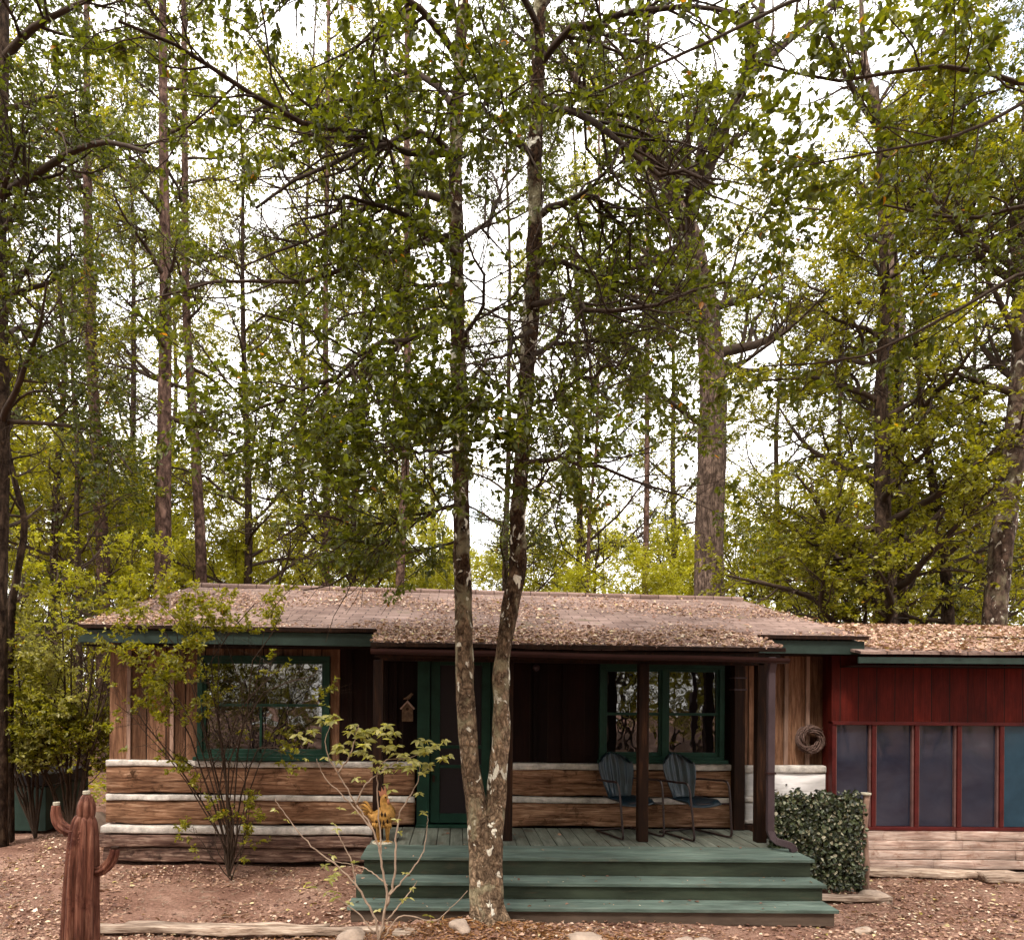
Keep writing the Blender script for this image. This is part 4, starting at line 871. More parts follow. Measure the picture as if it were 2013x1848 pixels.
# --- the twin-trunk tree
hero = thing('twin_trunk_tree', 'tall tree with two lichened trunks rising in front of the porch steps', 'tree', (.25, 6.15, .1))
ZT = 6.15
ltp = [P(958, 1812, ZT), P(952, 1740, ZT), P(945, 1640, ZT), P(925, 1500, ZT-.02), P(915, 1380, ZT), P(913, 1250, ZT), P(908, 1100, ZT), P(906, 950, ZT+.02), P(903, 800, ZT+.05), P(899, 600, ZT+.1), P(896, 400, ZT+.15), P(897, 250, ZT+.2), P(905, 100, ZT+.25), P(912, -60, ZT+.3), P(915, -300, ZT+.4), P(905, -520, ZT+.5)]
ltr = [.16, .122, .104, .080, .077, .073, .070, .068, .066, .063, .060, .056, .050, .043, .035, .018]
rtp = [P(968, 1812, ZT), P(966, 1740, ZT), P(968, 1640, ZT), P(976, 1540, ZT), P(985, 1420, ZT-.02), P(987, 1300, ZT), P(1003, 1200, ZT), P(1017, 1120, ZT), P(1018, 1020, ZT), P(1024, 920, ZT), P(1034, 750, ZT-.05), P(1045, 600, ZT-.1), P(1051, 450, ZT-.15), P(1052, 300, ZT-.2), P(1057, 150, ZT-.25), P(1062, 0, ZT-.3), P(1075, -250, ZT-.4), P(1080, -500, ZT-.5)]
rtr = [.11, .10, .094, .080, .072, .068, .073, .074, .064, .062, .061, .064, .061, .061, .056, .049, .038, .018]
trunk_mesh('trunk', ltp, ltr, M['bark'], hero, 40, .05, .13, .28, 1)
trunk_mesh('trunk', rtp, rtr, M['bark'], hero, 40, .05, .16, .0, 5)
LM = [  # limbs, by what the photo shows: pixel path with depth, start radius
 ([(895, 500, 6.2), (830, 440, 6.0), (760, 410, 5.8), (690, 405, 5.6), (600, 430, 5.3)], .030),
 ([(897, 400, 6.3), (800, 380, 6.5), (700, 420, 6.9), (600, 470, 7.2), (480, 530, 7.6)], .034),
 ([(896, 620, 6.2), (800, 660, 6.0), (700, 700, 5.7), (600, 760, 5.4), (500, 800, 5.2)], .030),
 ([(899, 780, 6.2), (830, 810, 6.4), (770, 860, 6.8), (700, 940, 7.2), (630, 980, 7.6)], .026),
 ([(905, 990, 6.2), (860, 1005, 6.0), (780, 1025, 5.8), (700, 1030, 5.6), (600, 1000, 5.4)], .022),
 ([(860, 1005, 6.0), (800, 1020, 5.9), (760, 1075, 5.8), (700, 1125, 5.7), (590, 1165, 5.6)], .016),
 ([(895, 340, 6.3), (850, 250, 6.1), (770, 275, 5.8), (640, 330, 5.4), (500, 400, 5.0)], .034),
 ([(900, 220, 6.4), (820, 140, 6.7), (700, 180, 7.1), (560, 230, 7.5), (400, 240, 8.0)], .032),
 ([(903, 120, 6.4), (830, 20, 6.2), (720, -40, 5.9), (560, -60, 5.6), (400, -20, 5.2)], .034),
 ([(905, 60, 6.4), (850, -100, 6.8), (740, -200, 7.2), (600, -260, 7.8)], .032),
 ([(896, 700, 6.2), (940, 640, 5.8), (960, 560, 5.3), (930, 470, 4.9)], .022),
 ([(900, 880, 6.2), (850, 900, 5.7), (800, 880, 5.2), (740, 900, 4.9)], .018),
 ([(1057, 210, 6.0), (1130, 225, 5.8), (1200, 270, 5.6), (1290, 330, 5.4), (1400, 360, 5.2)], .034),
 ([(1054, 430, 6.0), (1110, 390, 6.0), (1170, 390, 6.1), (1220, 440, 6.2), (1250, 520, 6.3)], .034),
 ([(1050, 520, 6.0), (1110, 515, 6.2), (1190, 560, 6.5), (1280, 610, 6.9), (1380, 640, 7.3)], .030),
 ([(1047, 600, 6.0), (1120, 590, 5.7), (1200, 610, 5.4), (1300, 600, 5.1), (1420, 560, 4.8)], .026),
 ([(1026, 910, 6.1), (1100, 905, 6.2), (1180, 925, 6.4), (1280, 955, 6.7), (1370, 1000, 7.0)], .024),
 ([(1036, 800, 6.1), (1100, 770, 5.9), (1170, 740, 5.7), (1240, 690, 5.5)], .020),
 ([(1060, 130, 5.9), (1120, 60, 5.7), (1220, 30, 5.4), (1340, 20, 5.1), (1470, 40, 4.9)], .034),
 ([(1062, 20, 5.9), (1140, -80, 6.2), (1260, -130, 6.6), (1400, -150, 7.0)], .034),
 ([(1055, 320, 6.0), (1000, 250, 5.5), (960, 200, 5.1), (900, 180, 4.7)], .024),
 ([(1045, 650, 6.0), (1000, 680, 5.5), (960, 720, 5.1), (900, 720, 4.8)], .018),
 ([(1022, 980, 6.0), (1050, 960, 5.6), (1090, 900, 5.2), (1110, 850, 4.9)], .014),
 ([(1040, 700, 6.0), (1110, 680, 6.6), (1200, 700, 7.4), (1300, 760, 8.2)], .026),
 ([(900, 560, 6.3), (850, 560, 7.0), (760, 600, 7.8), (660, 640, 8.6)], .028),
 ([(1062, 60, 5.9), (1010, -40, 5.4), (960, -100, 5.0), (900, -80, 4.6)], .026),
 ([(905, 1060, 6.1), (850, 1080, 6.4), (760, 1090, 6.8), (660, 1070, 7.2)], .014),
 ([(898, 480, 6.3), (960, 430, 6.8), (980, 380, 7.4), (960, 330, 8.0)], .026),
 ([(905, 300, 6.3), (800, 300, 5.9), (600, 240, 5.6), (420, 120, 5.3), (250, 60, 5.0)], .034),
 ([(898, 460, 6.3), (760, 500, 6.6), (600, 560, 7.0), (420, 560, 7.4), (250, 600, 7.8)], .032),
 ([(900, 850, 6.2), (760, 880, 7.0), (600, 860, 7.6), (440, 900, 8.2)], .024),
]
rng = np.random.default_rng(21)
lim = np.stack([px_limb(p) for p, r in LM]); lim[:, 2:] += rng.normal(size=lim[:, 2:].shape)*.03
lr = np.stack([r*np.linspace(1, .28, 9) for p, r in LM])
keep_hero = lambda s: (s[:, 2] > 3.25+.25*np.sin(s[:, 0]*2.3)+.0*s[:, 1]) & (np.abs(s[:, 0]) < 7)
nh = canopy(hero, lim, lr, rng, (16, 11), (.7, 2.0), (.22, .55), 16, (.034, .070), .56, L['hero'], M['twig_dark'], (1.7, -.12, 2.0), keep_hero, True, .22, .0, .55, 3, .18)
print('hero leaves', nh)
# --- generic tree
def auto_tree(name, label, base, H, r0, lean=(0, 0), first=.3, nl=14, Ll=(2, 4), bark='bark_dark', leaf='dark', seed=0, kb=(8, 7), lb=(.9, 1.8), lt=(.3, .6), kl=9, size=(.07, .12), clumps=(.9, -.1, 1), ang=(45, 80), lift=.04, wob=.25, keep=None, fine=False, path=None, rad=None, group=None, k=14, step=.25, extra=None, cat='tree', bmat='branch', taper=.5, bulge=.1, flat=.6):
    rg = np.random.default_rng(seed+100); base = np.array(base, float)
    T_ = thing(name, label, cat, base, 0, group)
    if path is None:
        m = 8; q = np.linspace(0, 1, m); w1 = np.cumsum(rg.normal(0, wob/m**.5, (m, 2)), 0); w1[0] = 0
        path = [base+np.array((lean[0]*a+w1[i, 0]*.5, lean[1]*a+w1[i, 1]*.5, H*a)) for i, a in enumerate(q)]; path[0][2] -= .15
        rad = [r0*(1.12 if a == 0 else (1-a*.86)) for a in q]
    trunk_mesh('trunk', path, rad, M[bark], T_, k, step, bulge, .12, seed)
    q = cr([tuple(p)+(r,) for p, r in zip(path, rad)], 24)
    Pq = q[None, :, :3]; Rq = q[None, :, 3]
    lm, lrr = grow(Pq, Rq, rg, nl, first, .99, ang, Ll, 9, .5, .13, lift, .5, taper, .22)
    lrr = np.minimum(lrr, r0*.45)
    if extra is not None:
        e = np.stack([px_limb(p) for p, r in extra]); er = np.stack([r*np.linspace(1, .3, 9) for p, r in extra]); lm = np.concatenate([lm, e]); lrr = np.concatenate([lrr, er])
    nlv = canopy(T_, lm, lrr, rg, kb, lb, lt, int(kl*1.15), size, .55, L[leaf], M[bmat], clumps, keep, fine, .2, .02, flat, 3, .2)
    return T_
def at(x, Z, z=0): p = P(x, 1360, Z); return (p[0], Z, gz(p[0], Z)+z)
# oak behind the roof
ZO = 15.5
auto_tree('oak_tree', 'thick grey-barked oak behind the right part of the roof, forking high up', at(1398, ZO), 0, .36, seed=1, bark='bark_oak', leaf='dark',
  path=[np.array(at(1398, ZO, -.2)), P(1396, 1250, ZO), P(1394, 1150, ZO), P(1396, 1000, ZO), P(1400, 860, ZO), P(1402, 760, ZO), P(1390, 620, ZO), P(1370, 520, ZO), P(1350, 440, ZO), P(1290, 330, ZO), P(1220, 250, ZO), P(1140, 170, ZO-.6), P(1080, 60, ZO-1)],
  rad=[.38, .33, .31, .30, .29, .27, .25, .22, .19, .15, .11, .08, .04], nl=24, first=.42, Ll=(2.5, 4.8), size=(.06, .1), kl=13, kb=(10, 9), lb=(1.2, 2.2), lt=(.4, .8), clumps=(.7, -.05, 5),
  extra=[([(1350, 440, ZO), (1385, 350, ZO), (1430, 240, ZO-.5), (1480, 100, ZO-1), (1510, -60, ZO-1)], .17), ([(1385, 620, ZO), (1300, 560, ZO-1), (1200, 540, ZO-2), (1100, 480, ZO-3)], .09), ([(1400, 760, ZO), (1480, 700, ZO-1), (1560, 640, ZO-2), (1640, 560, ZO-3)], .05), ([(1460, 160, ZO), (1540, 90, ZO), (1620, 20, ZO), (1700, -60, ZO)], .09), ([(1398, 850, ZO), (1330, 800, ZO-1), (1280, 760, ZO-2), (1240, 740, ZO-3)], .06)], k=26, step=.2)
# pines
def pine(label, xb, yb, xt, Z, r0, seed, H=None, first=.45, nl=16, leaf='blue', name='pine_tree', mid=None, clumps=(.8, .05, 1)):
    b0 = np.array(at(xb, Z, -.2)); top = P(xt, -250, Z)
    pts = [b0, P(xb, yb, Z)]
    if mid: pts += [P(a, c, Z) for a, c in mid]
    pts += [P(xt*.5+(mid[-1][0] if mid else xb)*.5, 250, Z), top]
    rad = list(np.linspace(r0*1.1, r0*.35, len(pts)))
    return auto_tree(name, label, at(xb, Z), 0, r0, seed=seed, path=pts, rad=rad, first=first, nl=nl, bark='bark_pine', leaf=leaf, Ll=(1.6, 3.2), size=(.055, .10), kl=12, kb=(8, 7), lb=(.7, 1.5), lt=(.3, .6), clumps=clumps, ang=(60, 95), lift=.02, k=16, bulge=.06, wob=.1, bmat='branch')
pine('reddish pine trunk behind the left end of the roof, thickest of the pines', 320, 1150, 318, 17, .205, 2, mid=[(322, 900), (325, 600)])
pine('slim straight pine close right of the thickest pine behind the roof', 396, 1140, 360, 19, .155, 3, mid=[(385, 900), (366, 600)], clumps=(.8, .1, 3))
pine('leaning pine left of the cabin with foliage-free grey trunk near the sky gap', 203, 1130, 170, 18, .165, 4, mid=[(190, 900), (176, 600), (172, 330)], first=.6)
pine('thin upright pine behind the middle of the left window roof slope', 640, 1160, 648, 22, .125, 5, mid=[(642, 900), (640, 600)], first=.55)
pine('thin pine seen low left of the twin trunks above the ridge', 786, 1160, 800, 21, .15, 6, mid=[(800, 800)], first=.5)
pine('slender brown pine right of the twin trunks behind the ridge', 1268, 1170, 1275, 24, .115, 7, mid=[(1272, 900)], first=.5)
pine('very thin pale trunk half way between twin trunks and slender pine', 1155, 1170, 1180, 26, .075, 8, mid=[(1160, 1000), (1175, 800)], first=.4, name='sapling')
# dark trees at the right
auto_tree('vine_covered_tree', 'big dark vine-wrapped tree behind the roof junction at right', at(1745, 12.5), 13, .21, (.0, .3), .10, 46, (2.0, 4.2), 'bark_dark', 'yellow', 11, (11, 10), (.8, 1.7), (.3, .6), 15, (.055, .10), (1.1, -.38, 4), (50, 85), .03, .3)
auto_tree('woodland_tree', 'slim dark trunk just right of the vine-wrapped tree', at(1803, 14), 12, .12, (-.2, 0), .25, 16, (1.2, 2.4), 'bark_dark', 'dark', 12, (7, 7), (.8, 1.5), (.3, .6), 9, (.07, .11), (1.0, -.0, 6))
auto_tree('woodland_tree', 'dark trunk leaning left between slim trunk and mottled leaning tree', at(1890, 13), 10, .15, (-.9, .3), .25, 18, (1.4, 2.6), 'bark_dark', 'yellow', 13, (8, 7), (.8, 1.5), (.3, .6), 10, (.07, .11), (1.0, -.1, 7))
ZL = 11.5
auto_tree('leaning_tree', 'mottled grey trunk leaning right behind the annex roof', at(1950, ZL), 0, .2, seed=14, bark='bark_lean', leaf='dark',
  path=[np.array(at(1945, ZL, -.2)), P(1955, 1230, ZL), P(1968, 1080, ZL), P(1985, 950, ZL), P(2002, 800, ZL), P(2012, 650, ZL), P(2018, 450, ZL), P(2025, 200, ZL), P(2040, -200, ZL)], rad=[.19, .17, .165, .16, .15, .14, .12, .09, .05], first=.4, nl=18, Ll=(1.5, 3), kb=(8, 8), kl=13, size=(.045, .08), clumps=(1.1, -.15, 9),
  extra=[([(2018, 560, ZL), (1940, 520, ZL), (1880, 440, ZL), (1830, 380, ZL), (1790, 320, ZL)], .07)], k=22, step=.15)
auto_tree('broken_pine', 'grey bare snag-like trunk with dead lower limbs above the right trees', at(1760, 17), 0, .25, seed=15, bark='bark_oak', leaf='blue',
  path=[np.array(at(1760, 17, -.2)), P(1758, 1100, 17), P(1755, 800, 17), P(1760, 640, 17), P(1745, 480, 17), P(1738, 380, 17), P(1735, 250, 17), P(1700, 120, 17), P(1690, -100, 17)], rad=[.28, .26, .23, .21, .17, .12, .10, .07, .03], first=.5, nl=16, Ll=(2, 3.6), kb=(8, 7), kl=8, size=(.07, .11), clumps=(.9, .1, 10),
  extra=[([(1740, 300, 17), (1800, 200, 16.5), (1850, 80, 16), (1900, -60, 15.5)], .10), ([(1740, 270, 17), (1690, 200, 16.5), (1640, 100, 16), (1610, 0, 15.5)], .08)])
# trees at the left edge
ZD = 9.5
auto_tree('dark_edge_tree', 'dark red-brown trunk standing at the left picture edge', at(2, ZD), 0, .13, seed=16, bark='bark_dark', leaf='dark',
  path=[np.array(at(0, ZD, -.2)), P(-2, 1200, ZD), P(2, 1000, ZD), P(4, 800, ZD), P(0, 600, ZD), P(-2, 400, ZD), P(5, 150, ZD), P(10, -200, ZD)], rad=[.11, .10, .098, .095, .09, .085, .075, .05], first=.4, nl=18, Ll=(1.6, 3), kb=(8, 8), kl=13, size=(.045, .08), clumps=(1.1, -.15, 11), fine=True,
  extra=[([(2, 385, ZD), (60, 350, 9.2), (140, 300, 8.9), (210, 280, 8.6), (290, 300, 8.2)], .06), ([(5, 830, ZD), (80, 832, 9.4), (170, 845, 9.3), (220, 880, 9.2), (260, 930, 9.1)], .032), ([(5, 820, ZD), (50, 775, 9.4), (100, 770, 9.3), (150, 785, 9.2)], .022), ([(5, 120, ZD), (60, 60, 9.3), (130, 20, 9), (220, -20, 8.6)], .06)])
auto_tree('curved_sapling', 'thin black bowed stem next to the left edge trunk', at(25, 9.8), 0, .05, seed=17, bark='bark_dark', leaf='yellow',
  path=[np.array(at(22, 9.8, -.2)), P(20, 1250, 9.8), P(36, 1120, 9.8), P(48, 1030, 9.8), P(30, 950, 9.8), P(15, 880, 9.8), P(5, 800, 9.8), P(-20, 650, 9.8)], rad=[.055, .05, .046, .042, .038, .032, .025, .012], first=.4, nl=10, Ll=(.8, 1.5), kb=(6, 6), lb=(.5, .9), lt=(.2, .4), kl=9, size=(.05, .08), clumps=(1.4, -.1, 2))
auto_tree('woodland_tree', 'pair-like slim dark stem just left of the leaning pine', at(165, 16), 13, .085, (-.3, 0), .3, 16, (1.4, 2.8), 'bark_dark', 'dark', 18, (7, 7), (.8, 1.5), (.3, .6), 9, (.07, .11), (1.0, 0, 3))
auto_tree('woodland_tree', 'dark low-branched tree far left beyond the green bin', at(-60, 13), 14, .16, (.4, 0), .16, 24, (2, 3.6), 'bark_dark', 'dark', 19, (9, 8), (1, 1.9), (.35, .65), 10, (.07, .11), (.9, -.1, 8))
# near tree outside the frame whose limbs reach in at the top right
auto_tree('overhanging_tree', 'near broad-leaved tree reaching in from the right above the annex', (5.6, 4.4, 0), 0, .18, seed=20, bark='bark', leaf='hero',
  path=[(5.6, 4.4, -.2), (5.6, 4.4, 2), (5.5, 4.4, 5), (5.3, 4.5, 8), (5.2, 4.5, 11)], rad=[.2, .17, .14, .1, .04], first=.72, nl=4, Ll=(1.5, 2.5), kb=(8, 8), lb=(.5, 1.1), lt=(.22, .42), kl=11, size=(.036, .068), clumps=(1.6, -.08, 4), fine=True,
  extra=[([(2350, 700, 4.4), (2100, 520, 4.4), (1900, 600, 4.4), (1700, 700, 4.5), (1500, 720, 4.6)], .016), ([(2300, 300, 4.4), (2050, 180, 4.3), (1850, 130, 4.2), (1650, 160, 4.1), (1480, 120, 4.0)], .018), ([(2050, 180, 4.3), (1900, 260, 4.2), (1720, 300, 4.1), (1560, 330, 4.0)], .012), ([(2280, 100, 4.4), (2000, -60, 4.2), (1700, -50, 4.0), (1400, 80, 3.8), (1180, 180, 3.7)], .018), ([(2300, 500, 4.4), (2080, 400, 4.5), (1900, 430, 4.6), (1720, 400, 4.7)], .02)],
  keep=lambda s: s[:, 2] > 3.6)
# --- mid and far woodland: three kinds, copied
FT = []
for i, (leaf, size, sd, H, first) in enumerate([('yellow', (.075, .125), 40, 22, .10), ('dark', (.075, .125), 41, 26, .16), ('bright', (.09, .15), 42, 9, .06)]):
    FT.append(auto_tree('forest_tree', ['tall yellow-green woodland tree behind the cabin', 'tall dark green woodland tree behind the cabin', 'low bright understorey tree behind the cabin'][i], (0, 0, 0), H, .15 if i < 2 else .07, (.3, .2), first, 44 if i < 2 else 26, (3.0, 5.2) if i < 2 else (1.8, 3.2), 'bark_dark', leaf, sd, (12, 10), (1.1, 2.4), (.35, .75), 8, size, (.9, -.06, sd), (45, 80), .04, .5, group=['yellow-green trees in the woods behind the cabin', 'dark trees in the woods behind the cabin', 'bright low trees in the woods behind the cabin'][i]))
spots = [ # x pixel, distance, kind, scale
 (110, 18, 0, .8), (250, 25, 1, 1.0), (450, 21, 0, 1.0), (590, 29, 1, 1.2), (720, 24, 0, 1.0), (985, 25, 1, .9), (1110, 30, 0, 1.2), (1240, 23, 2, .7), (1320, 34, 1, 1.2),
 (1540, 25, 0, .95), (1640, 22, 1, .75), (1900, 21, 0, .8), (2060, 19, 1, .75), (-50, 23, 1, .95), (850, 42, 0, 1.4), (180, 42, 1, 1.3), (1750, 38, 0, 1.3), (2150, 27, 1, 1.0), (350, 34, 0, 1.2),
 (60, 20, 2, 1.0), (200, 22, 2, 1.0), (330, 25, 2, 1.0), (420, 22, 2, .8), (540, 27, 2, 1.0), (680, 25, 2, .8), (790, 29, 2, 1.0), (880, 24, 2, .7), (1050, 28, 2, .9), (1130, 23, 2, .65), (1310, 25, 2, .8), (1450, 26, 2, .9), (1560, 24, 2, .85), (1660, 27, 2, 1.0), (1950, 24, 2, .9), (-80, 17, 2, 1.0), (1850, 27, 2, 1.0), (2060, 22, 2, .9), (1010, 40, 2, 1.2), (300, 42, 2, 1.3), (500, 40, 2, 1.2), (700, 44, 2, 1.4), (850, 38, 2, 1.1), (1180, 40, 2, 1.2), (1350, 44, 2, 1.3), (1530, 40, 2, 1.2), (1700, 44, 2, 1.4), (0, 44, 2, 1.4), (150, 36, 2, 1.2), (1880, 42, 2, 1.4), (2080, 38, 2, 1.3)]
rr_ = random.Random(12); used = set()
for x, Z, k_, s_ in spots:
    p = at(x, Z, -.1); src = FT[k_]
    lab = src['label']
    if k_ not in used:
        used.add(k_); src.location = p; src.rotation_euler = (0, 0, rr_.uniform(0, 6.28)); src.scale = (s_,)*3
        continue
    copy_tree(src, p, rr_.uniform(0, 6.28), (s_, s_, s_*rr_.uniform(.92, 1.1)), lab)
bpy.context.view_layer.update()
# woods behind the photographer: they close the sky and show in the window panes
for i, (x, y, k_, s_) in enumerate([(-9, -8, 1, .8), (-4, -9, 0, .8), (1, -10, 1, .9), (6, -9, 0, .8), (11, -7, 1, .8), (-13, -2, 0, .8), (15, 0, 0, .75), (-2, -16, 1, 1.0), (8, -15, 1, 1.0), (-12, -13, 1, 1.1), (3.5, -7, 2, .8), (-6.5, -6.5, 2, .8), (0, -6.5, 2, .7), (8, -6, 2, .8), (-11, -5, 2, .8), (13, -4, 2, .8), (-15, 4, 0, .75), (17, 6, 0, .8), (4, -13, 0, 1.0), (-7, -13, 0, 1.0), (14, -12, 1, 1.0), (-17, -8, 0, 1.0), (19, -5, 1, 1.0), (-1, -8, 2, 1.1), (2, -7.5, 2, 1.0), (-4, -7, 2, 1.0), (6, -7.5, 2, 1.1), (10, -9, 2, 1.2), (-9, -6, 2, 1.2), (0, -12, 0, 1.0), (3, -17, 0, 1.2), (-6, -18, 1, 1.2), (11, -16, 0, 1.2), (5, -22, 1, 1.3), (-1, -24, 0, 1.4), (-14, -20, 0, 1.3), (17, -14, 0, 1.2), (-18, 0, 1, .9), (20, 3, 1, .9), (8.5, -11, 1, .9), (-3, -13, 1, .9)]):
    copy_tree(FT[k_], (x, y, -.1), i*1.1, s_, 'woodland tree across the clearing, mirrored in the cabin windows', 'trees across the clearing behind the viewer', 'clearing_tree')
rng = np.random.default_rng(71); n = 60000
x = rng.uniform(-26, 30, n); y = 12.5+rng.random(n)**1.4*26; ok = ~((y < 15.6) & (x > -4.9) & (x < 12)); x, y = x[ok], y[ok]
hh = np.maximum(0, .25+.45*clump(np.stack([x, y, x*0], 1), 1.1, 6)); z = np.array([gz(a, c) for a, c in zip(x, y)])+rng.random(len(x))*hh
s_ = np.stack([x, y, z], 1); a = rng.uniform(0, 6.28, len(x)); ax = nrm(np.stack([np.cos(a), np.sin(a), rng.normal(0, .4, len(x))], 1)); nn = rng.normal(size=ax.shape)*.5+UP; nn = nrm(nn-ax*np.sum(nn*ax, 1, keepdims=True))
tag(mobj('ground_cover', leaf_mesh('ground_cover', s_, ax, nn, rng.uniform(.07, .15, len(x)), rng.random(len(x)), .6, False), L['yellow']), 'low green undergrowth on the woodland floor behind the cabin', 'undergrowth', None, 'stuff')
# ================================================================ SHRUBS
def shrub(name, label, stems, r0, leaf, bmat, seed, kb, lb, lt, kl, size, clumps=None, keep=None, base=None, cat='shrub', fine=True, flat=.6, ratio=.55, t0=.35, droop=.15, lift=0, up=1.0):
    T_ = thing(name, label, cat, base); rg = np.random.default_rng(seed)
    lm = np.stack([px_limb(s) for s in stems]); lm[:, 1:] += rg.normal(size=lm[:, 1:].shape)*.012
    lrr = np.stack([r0*rg.uniform(.7, 1.15)*np.linspace(1, .3, 9) for s in stems])
    canopy(T_, lm, lrr, rg, kb, lb, lt, kl, size, ratio, L[leaf], M[bmat], clumps, keep, fine, .2, lift, flat, 3, t0, droop, cname='leaves', bname='stems', taper=.3, up=up)
    return T_
# arching shrub in front of the big window
B = (450, 1722, 8.0)
stems = [[B, (440, 1650, 8.0), (400, 1520, 7.95), (340, 1380, 7.9), (260, 1260, 7.8)], [B, (455, 1640, 8.0), (420, 1500, 7.9), (380, 1350, 7.7), (340, 1220, 7.5)], [B, (462, 1650, 8.0), (440, 1520, 7.9), (430, 1350, 7.7), (440, 1210, 7.5)],
 [B, (470, 1640, 8.0), (485, 1520, 8.0), (500, 1380, 7.8), (520, 1230, 7.6)], [B, (475, 1660, 8.0), (490, 1560, 8.0), (540, 1440, 7.8), (600, 1400, 7.6)], [B, (455, 1660, 8.0), (430, 1560, 7.9), (470, 1400, 7.6), (560, 1310, 7.4)], [B, (430, 1640, 7.9), (370, 1540, 7.8), (290, 1440, 7.7), (220, 1380, 7.6)], [B, (445, 1650, 8.0), (460, 1500, 7.9), (480, 1350, 7.8), (400, 1200, 7.6)], [B, (445, 1640, 8.0), (440, 1480, 7.9), (420, 1300, 7.7), (500, 1190, 7.4)], [B, (450, 1640, 8.0), (450, 1500, 7.8), (520, 1360, 7.6), (620, 1330, 7.4)], [B, (440, 1640, 8.0), (400, 1500, 7.8), (330, 1340, 7.6), (180, 1240, 7.4)], [B, (455, 1640, 8.0), (440, 1500, 7.8), (400, 1300, 7.5), (310, 1180, 7.2)], [B, (455, 1640, 8.0), (470, 1480, 7.8), (500, 1300, 7.5), (560, 1200, 7.2)], [B, (440, 1650, 8.0), (390, 1560, 7.9), (310, 1450, 7.7), (270, 1400, 7.6)], [B, (465, 1650, 8.0), (480, 1560, 8.0), (510, 1470, 7.8), (580, 1480, 7.7)], [B, (450, 1640, 8.0), (410, 1480, 7.8), (360, 1290, 7.6), (260, 1190, 7.5)]]
shrub('arching_shrub', 'many-stemmed arching shrub with small leaves before the wide left window', stems, .0125, 'yellow', 'twig_dark', 51, (9, 8), (.35, .85), (.14, .32), 18, (.034, .058), (2.2, -.15, 3), lambda s: (s[:, 2] > 1.25+.3*np.sin(s[:, 0]*5)), P(450, 1722, 8.0)*np.array((1, 1, 0)), t0=.45, flat=.35)
# low twiggy growth at its foot
B = (455, 1730, 7.9)
stems = [[B, (430, 1700, 7.85), (405, 1670, 7.8), (385, 1640, 7.8), (372, 1625, 7.8)], [B, (470, 1690, 7.9), (480, 1650, 7.9), (490, 1600, 7.9), (495, 1560, 7.9)], [B, (440, 1695, 7.8), (425, 1660, 7.8), (420, 1620, 7.8), (410, 1590, 7.8)], [B, (465, 1700, 7.9), (478, 1670, 7.8), (486, 1640, 7.8), (500, 1610, 7.8)]]
shrub('twiggy_undergrowth', 'low dark twiggy growth round the foot of the arching shrub', stems, .010, 'yellow', 'twig_dark', 52, (8, 6), (.12, .30), (.06, .14), 8, (.025, .05), (2.5, -.2, 5), None, P(455, 1730, 7.9)*np.array((1, 1, 0)))
# the yellow-green mass at the left
for q, (bx, ZB, lab, leaf, sd, sp_) in enumerate([(140, 10.1, 'bushy yellow-green shrub beside the left cabin corner', 'yellow', 61, [(200, 1150), (120, 1180), (60, 1250), (170, 1300), (230, 1230), (90, 1380), (200, 1420), (30, 1350), (140, 1220), (120, 1470), (60, 1470), (215, 1340)]),
                                               (70, 10.15, 'leafy shrub growing over the green bin at the left edge', 'pale', 62, [(20, 1200), (-20, 1300), (60, 1350), (-30, 1400), (40, 1440), (110, 1400), (80, 1280), (10, 1480), (120, 1300), (-60, 1240)]),
                                               (240, 12.5, 'taller yellow-leaved shrub behind the left roof corner', 'bright', 63, [(180, 1080), (260, 1060), (330, 1100), (120, 1120), (60, 1060), (220, 1160), (150, 1190), (300, 1140)])]):
    B = (bx, 1360+EYE*F/ZB, ZB)
    stems = [[B, (bx*.75+a*.25, B[1]*.72+c*.28, ZB), (bx*.45+a*.55, B[1]*.42+c*.58, ZB-.1), (bx*.2+a*.8, B[1]*.18+c*.82, ZB-.2), (a, c, ZB-.3+.1*(i % 4))] for i, (a, c) in enumerate(sp_)]
    shrub('broad_shrub', lab, stems, .022, leaf, 'twig_dark', sd, (12, 9), (.5, 1.15), (.18, .42), 15, (.038, .066), (1.9, -.10, sd), (lambda s: s[:, 2] > 1.02+.12*np.sin(s[:, 0]*9)) if q < 2 else None, P(bx, 1360, ZB)*np.array((1, 1, 0)), t0=.3, flat=.4)
# foreground shrub with whorls of leaves
T_ = thing('whorled_shrub', 'sparse pale-stemmed shrub with whorled leaves before the left end of the steps', 'shrub', (-.95, 5.9, 0))
st = [[(742, 1856), (760, 1770), (750, 1700), (735, 1635), (700, 1580), (665, 1520), (640, 1470), (650, 1420)], [(735, 1635), (690, 1580), (640, 1530), (622, 1490)], [(750, 1700), (748, 1640), (742, 1560), (750, 1500), (800, 1490), (830, 1480)], [(760, 1780), (775, 1720), (780, 1640), (790, 1590), (820, 1540), (826, 1500)], [(745, 1850), (735, 1800), (700, 1740), (660, 1700), (610, 1660), (560, 1600), (540, 1570)],
      [(765, 1760), (800, 1720), (830, 1680), (838, 1640), (842, 1600)], [(755, 1840), (790, 1800), (850, 1810), (880, 1790), (920, 1750)], [(700, 1580), (720, 1540), (760, 1510), (790, 1490)], [(665, 1520), (690, 1480), (700, 1440), (705, 1425)], [(700, 1740), (690, 1690), (670, 1650), (660, 1620)], [(762, 1740), (740, 1720), (700, 1700), (640, 1690)], [(735, 1835), (700, 1790), (650, 1760), (610, 1740)], [(760, 1810), (800, 1760), (820, 1730)]]
Zs = [5.85, 5.8, 5.95, 6.0, 5.8, 6.0, 5.75, 5.85, 5.8, 5.9, 5.9, 5.8, 5.9]
sm = MB(); tips = []
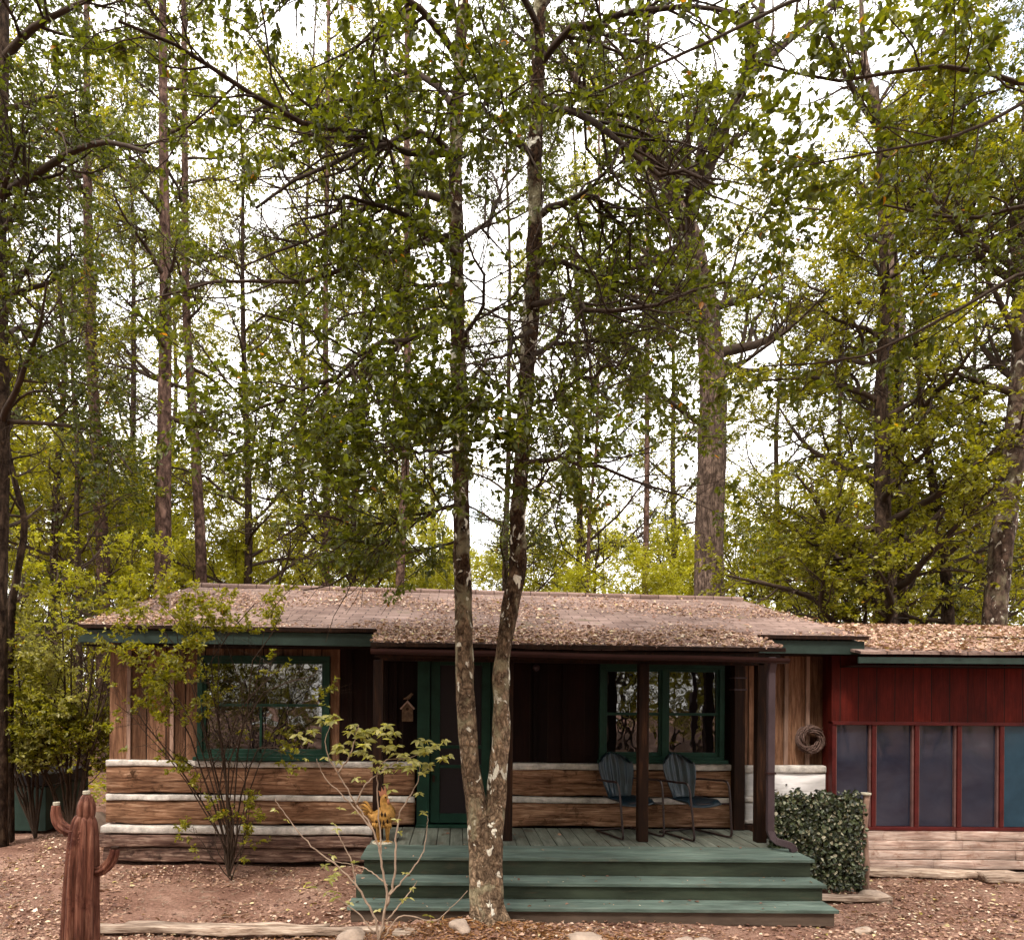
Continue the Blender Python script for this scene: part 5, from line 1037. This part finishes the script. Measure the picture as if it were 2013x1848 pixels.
for i, q in enumerate(st):
    pts = [P(a, c, Zs[0]+(Zs[i]-Zs[0])*j/len(q)) for j, (a, c) in enumerate(q)]; n = 6*len(q); cc = cr(pts, n); cc[1:] += np.random.default_rng(i).normal(size=cc[1:].shape)*.0035
    sm.tube(cc, list(np.linspace(.0115 if i in (0, 3, 4) else .0075, .0025, n)), 7)
sm.build('stems', M['twig'], T_, True)
rg = np.random.default_rng(77); wh = [(650, 1412, 1), (622, 1442, .8), (700, 1428, 1), (680, 1450, 1), (745, 1440, 1), (722, 1462, 1), (768, 1470, 1), (705, 1480, .9), (800, 1488, 1), (826, 1478, 1), (790, 1505, .9), (745, 1500, .8), (842, 1470, .9), (770, 1440, .9), (665, 1468, .8), (868, 1472, .8), (820, 1505, .8), (640, 1490, .6), (615, 1500, .6), (760, 1545, .5), (820, 1560, .4), (842, 1600, .45), (660, 1620, .4), (700, 1530, .45), (655, 1690, .6), (670, 1720, .7), (640, 1740, .6), (560, 1600, .45), (820, 1730, .5), (612, 1740, .6), (690, 1600, .4), (850, 1805, .45), (718, 1770, .5), (800, 1770, .5), (650, 1760, .6), (690, 1700, .5), (780, 1620, .4)]
S, A, NN, SZ = [], [], [], []
for i, (a, c, s_) in enumerate(wh):
    for rep in range(4 if s_ > .75 else 2):
        ctr = P(a+rg.normal()*13, c+rg.normal()*9, 5.85+rg.normal()*.09); nlf = rg.integers(7, 11) if s_ > .75 else rg.integers(3, 6)
        for j in range(nlf):
            an_ = 2*np.pi*(j+rg.random()*.6)/nlf; el = rg.uniform(-.75, .35); ax_ = np.array((math.cos(an_)*math.cos(el), math.sin(an_)*math.cos(el), math.sin(el))); nv_ = UP+(0, -.5, 0)+rg.normal(size=3)*.4; nv_ -= ax_*nv_.dot(ax_)
            S.append(ctr); A.append(ax_); NN.append(nv_/np.linalg.norm(nv_)); SZ.append(rg.uniform(.048, .088)*(.5+.5*s_))
mobj('leaves', leaf_mesh('leaves', np.array(S), np.array(A), np.array(NN), np.array(SZ), np.clip(rg.random(len(S)), 0, 1), .42), L['pale'], T_)
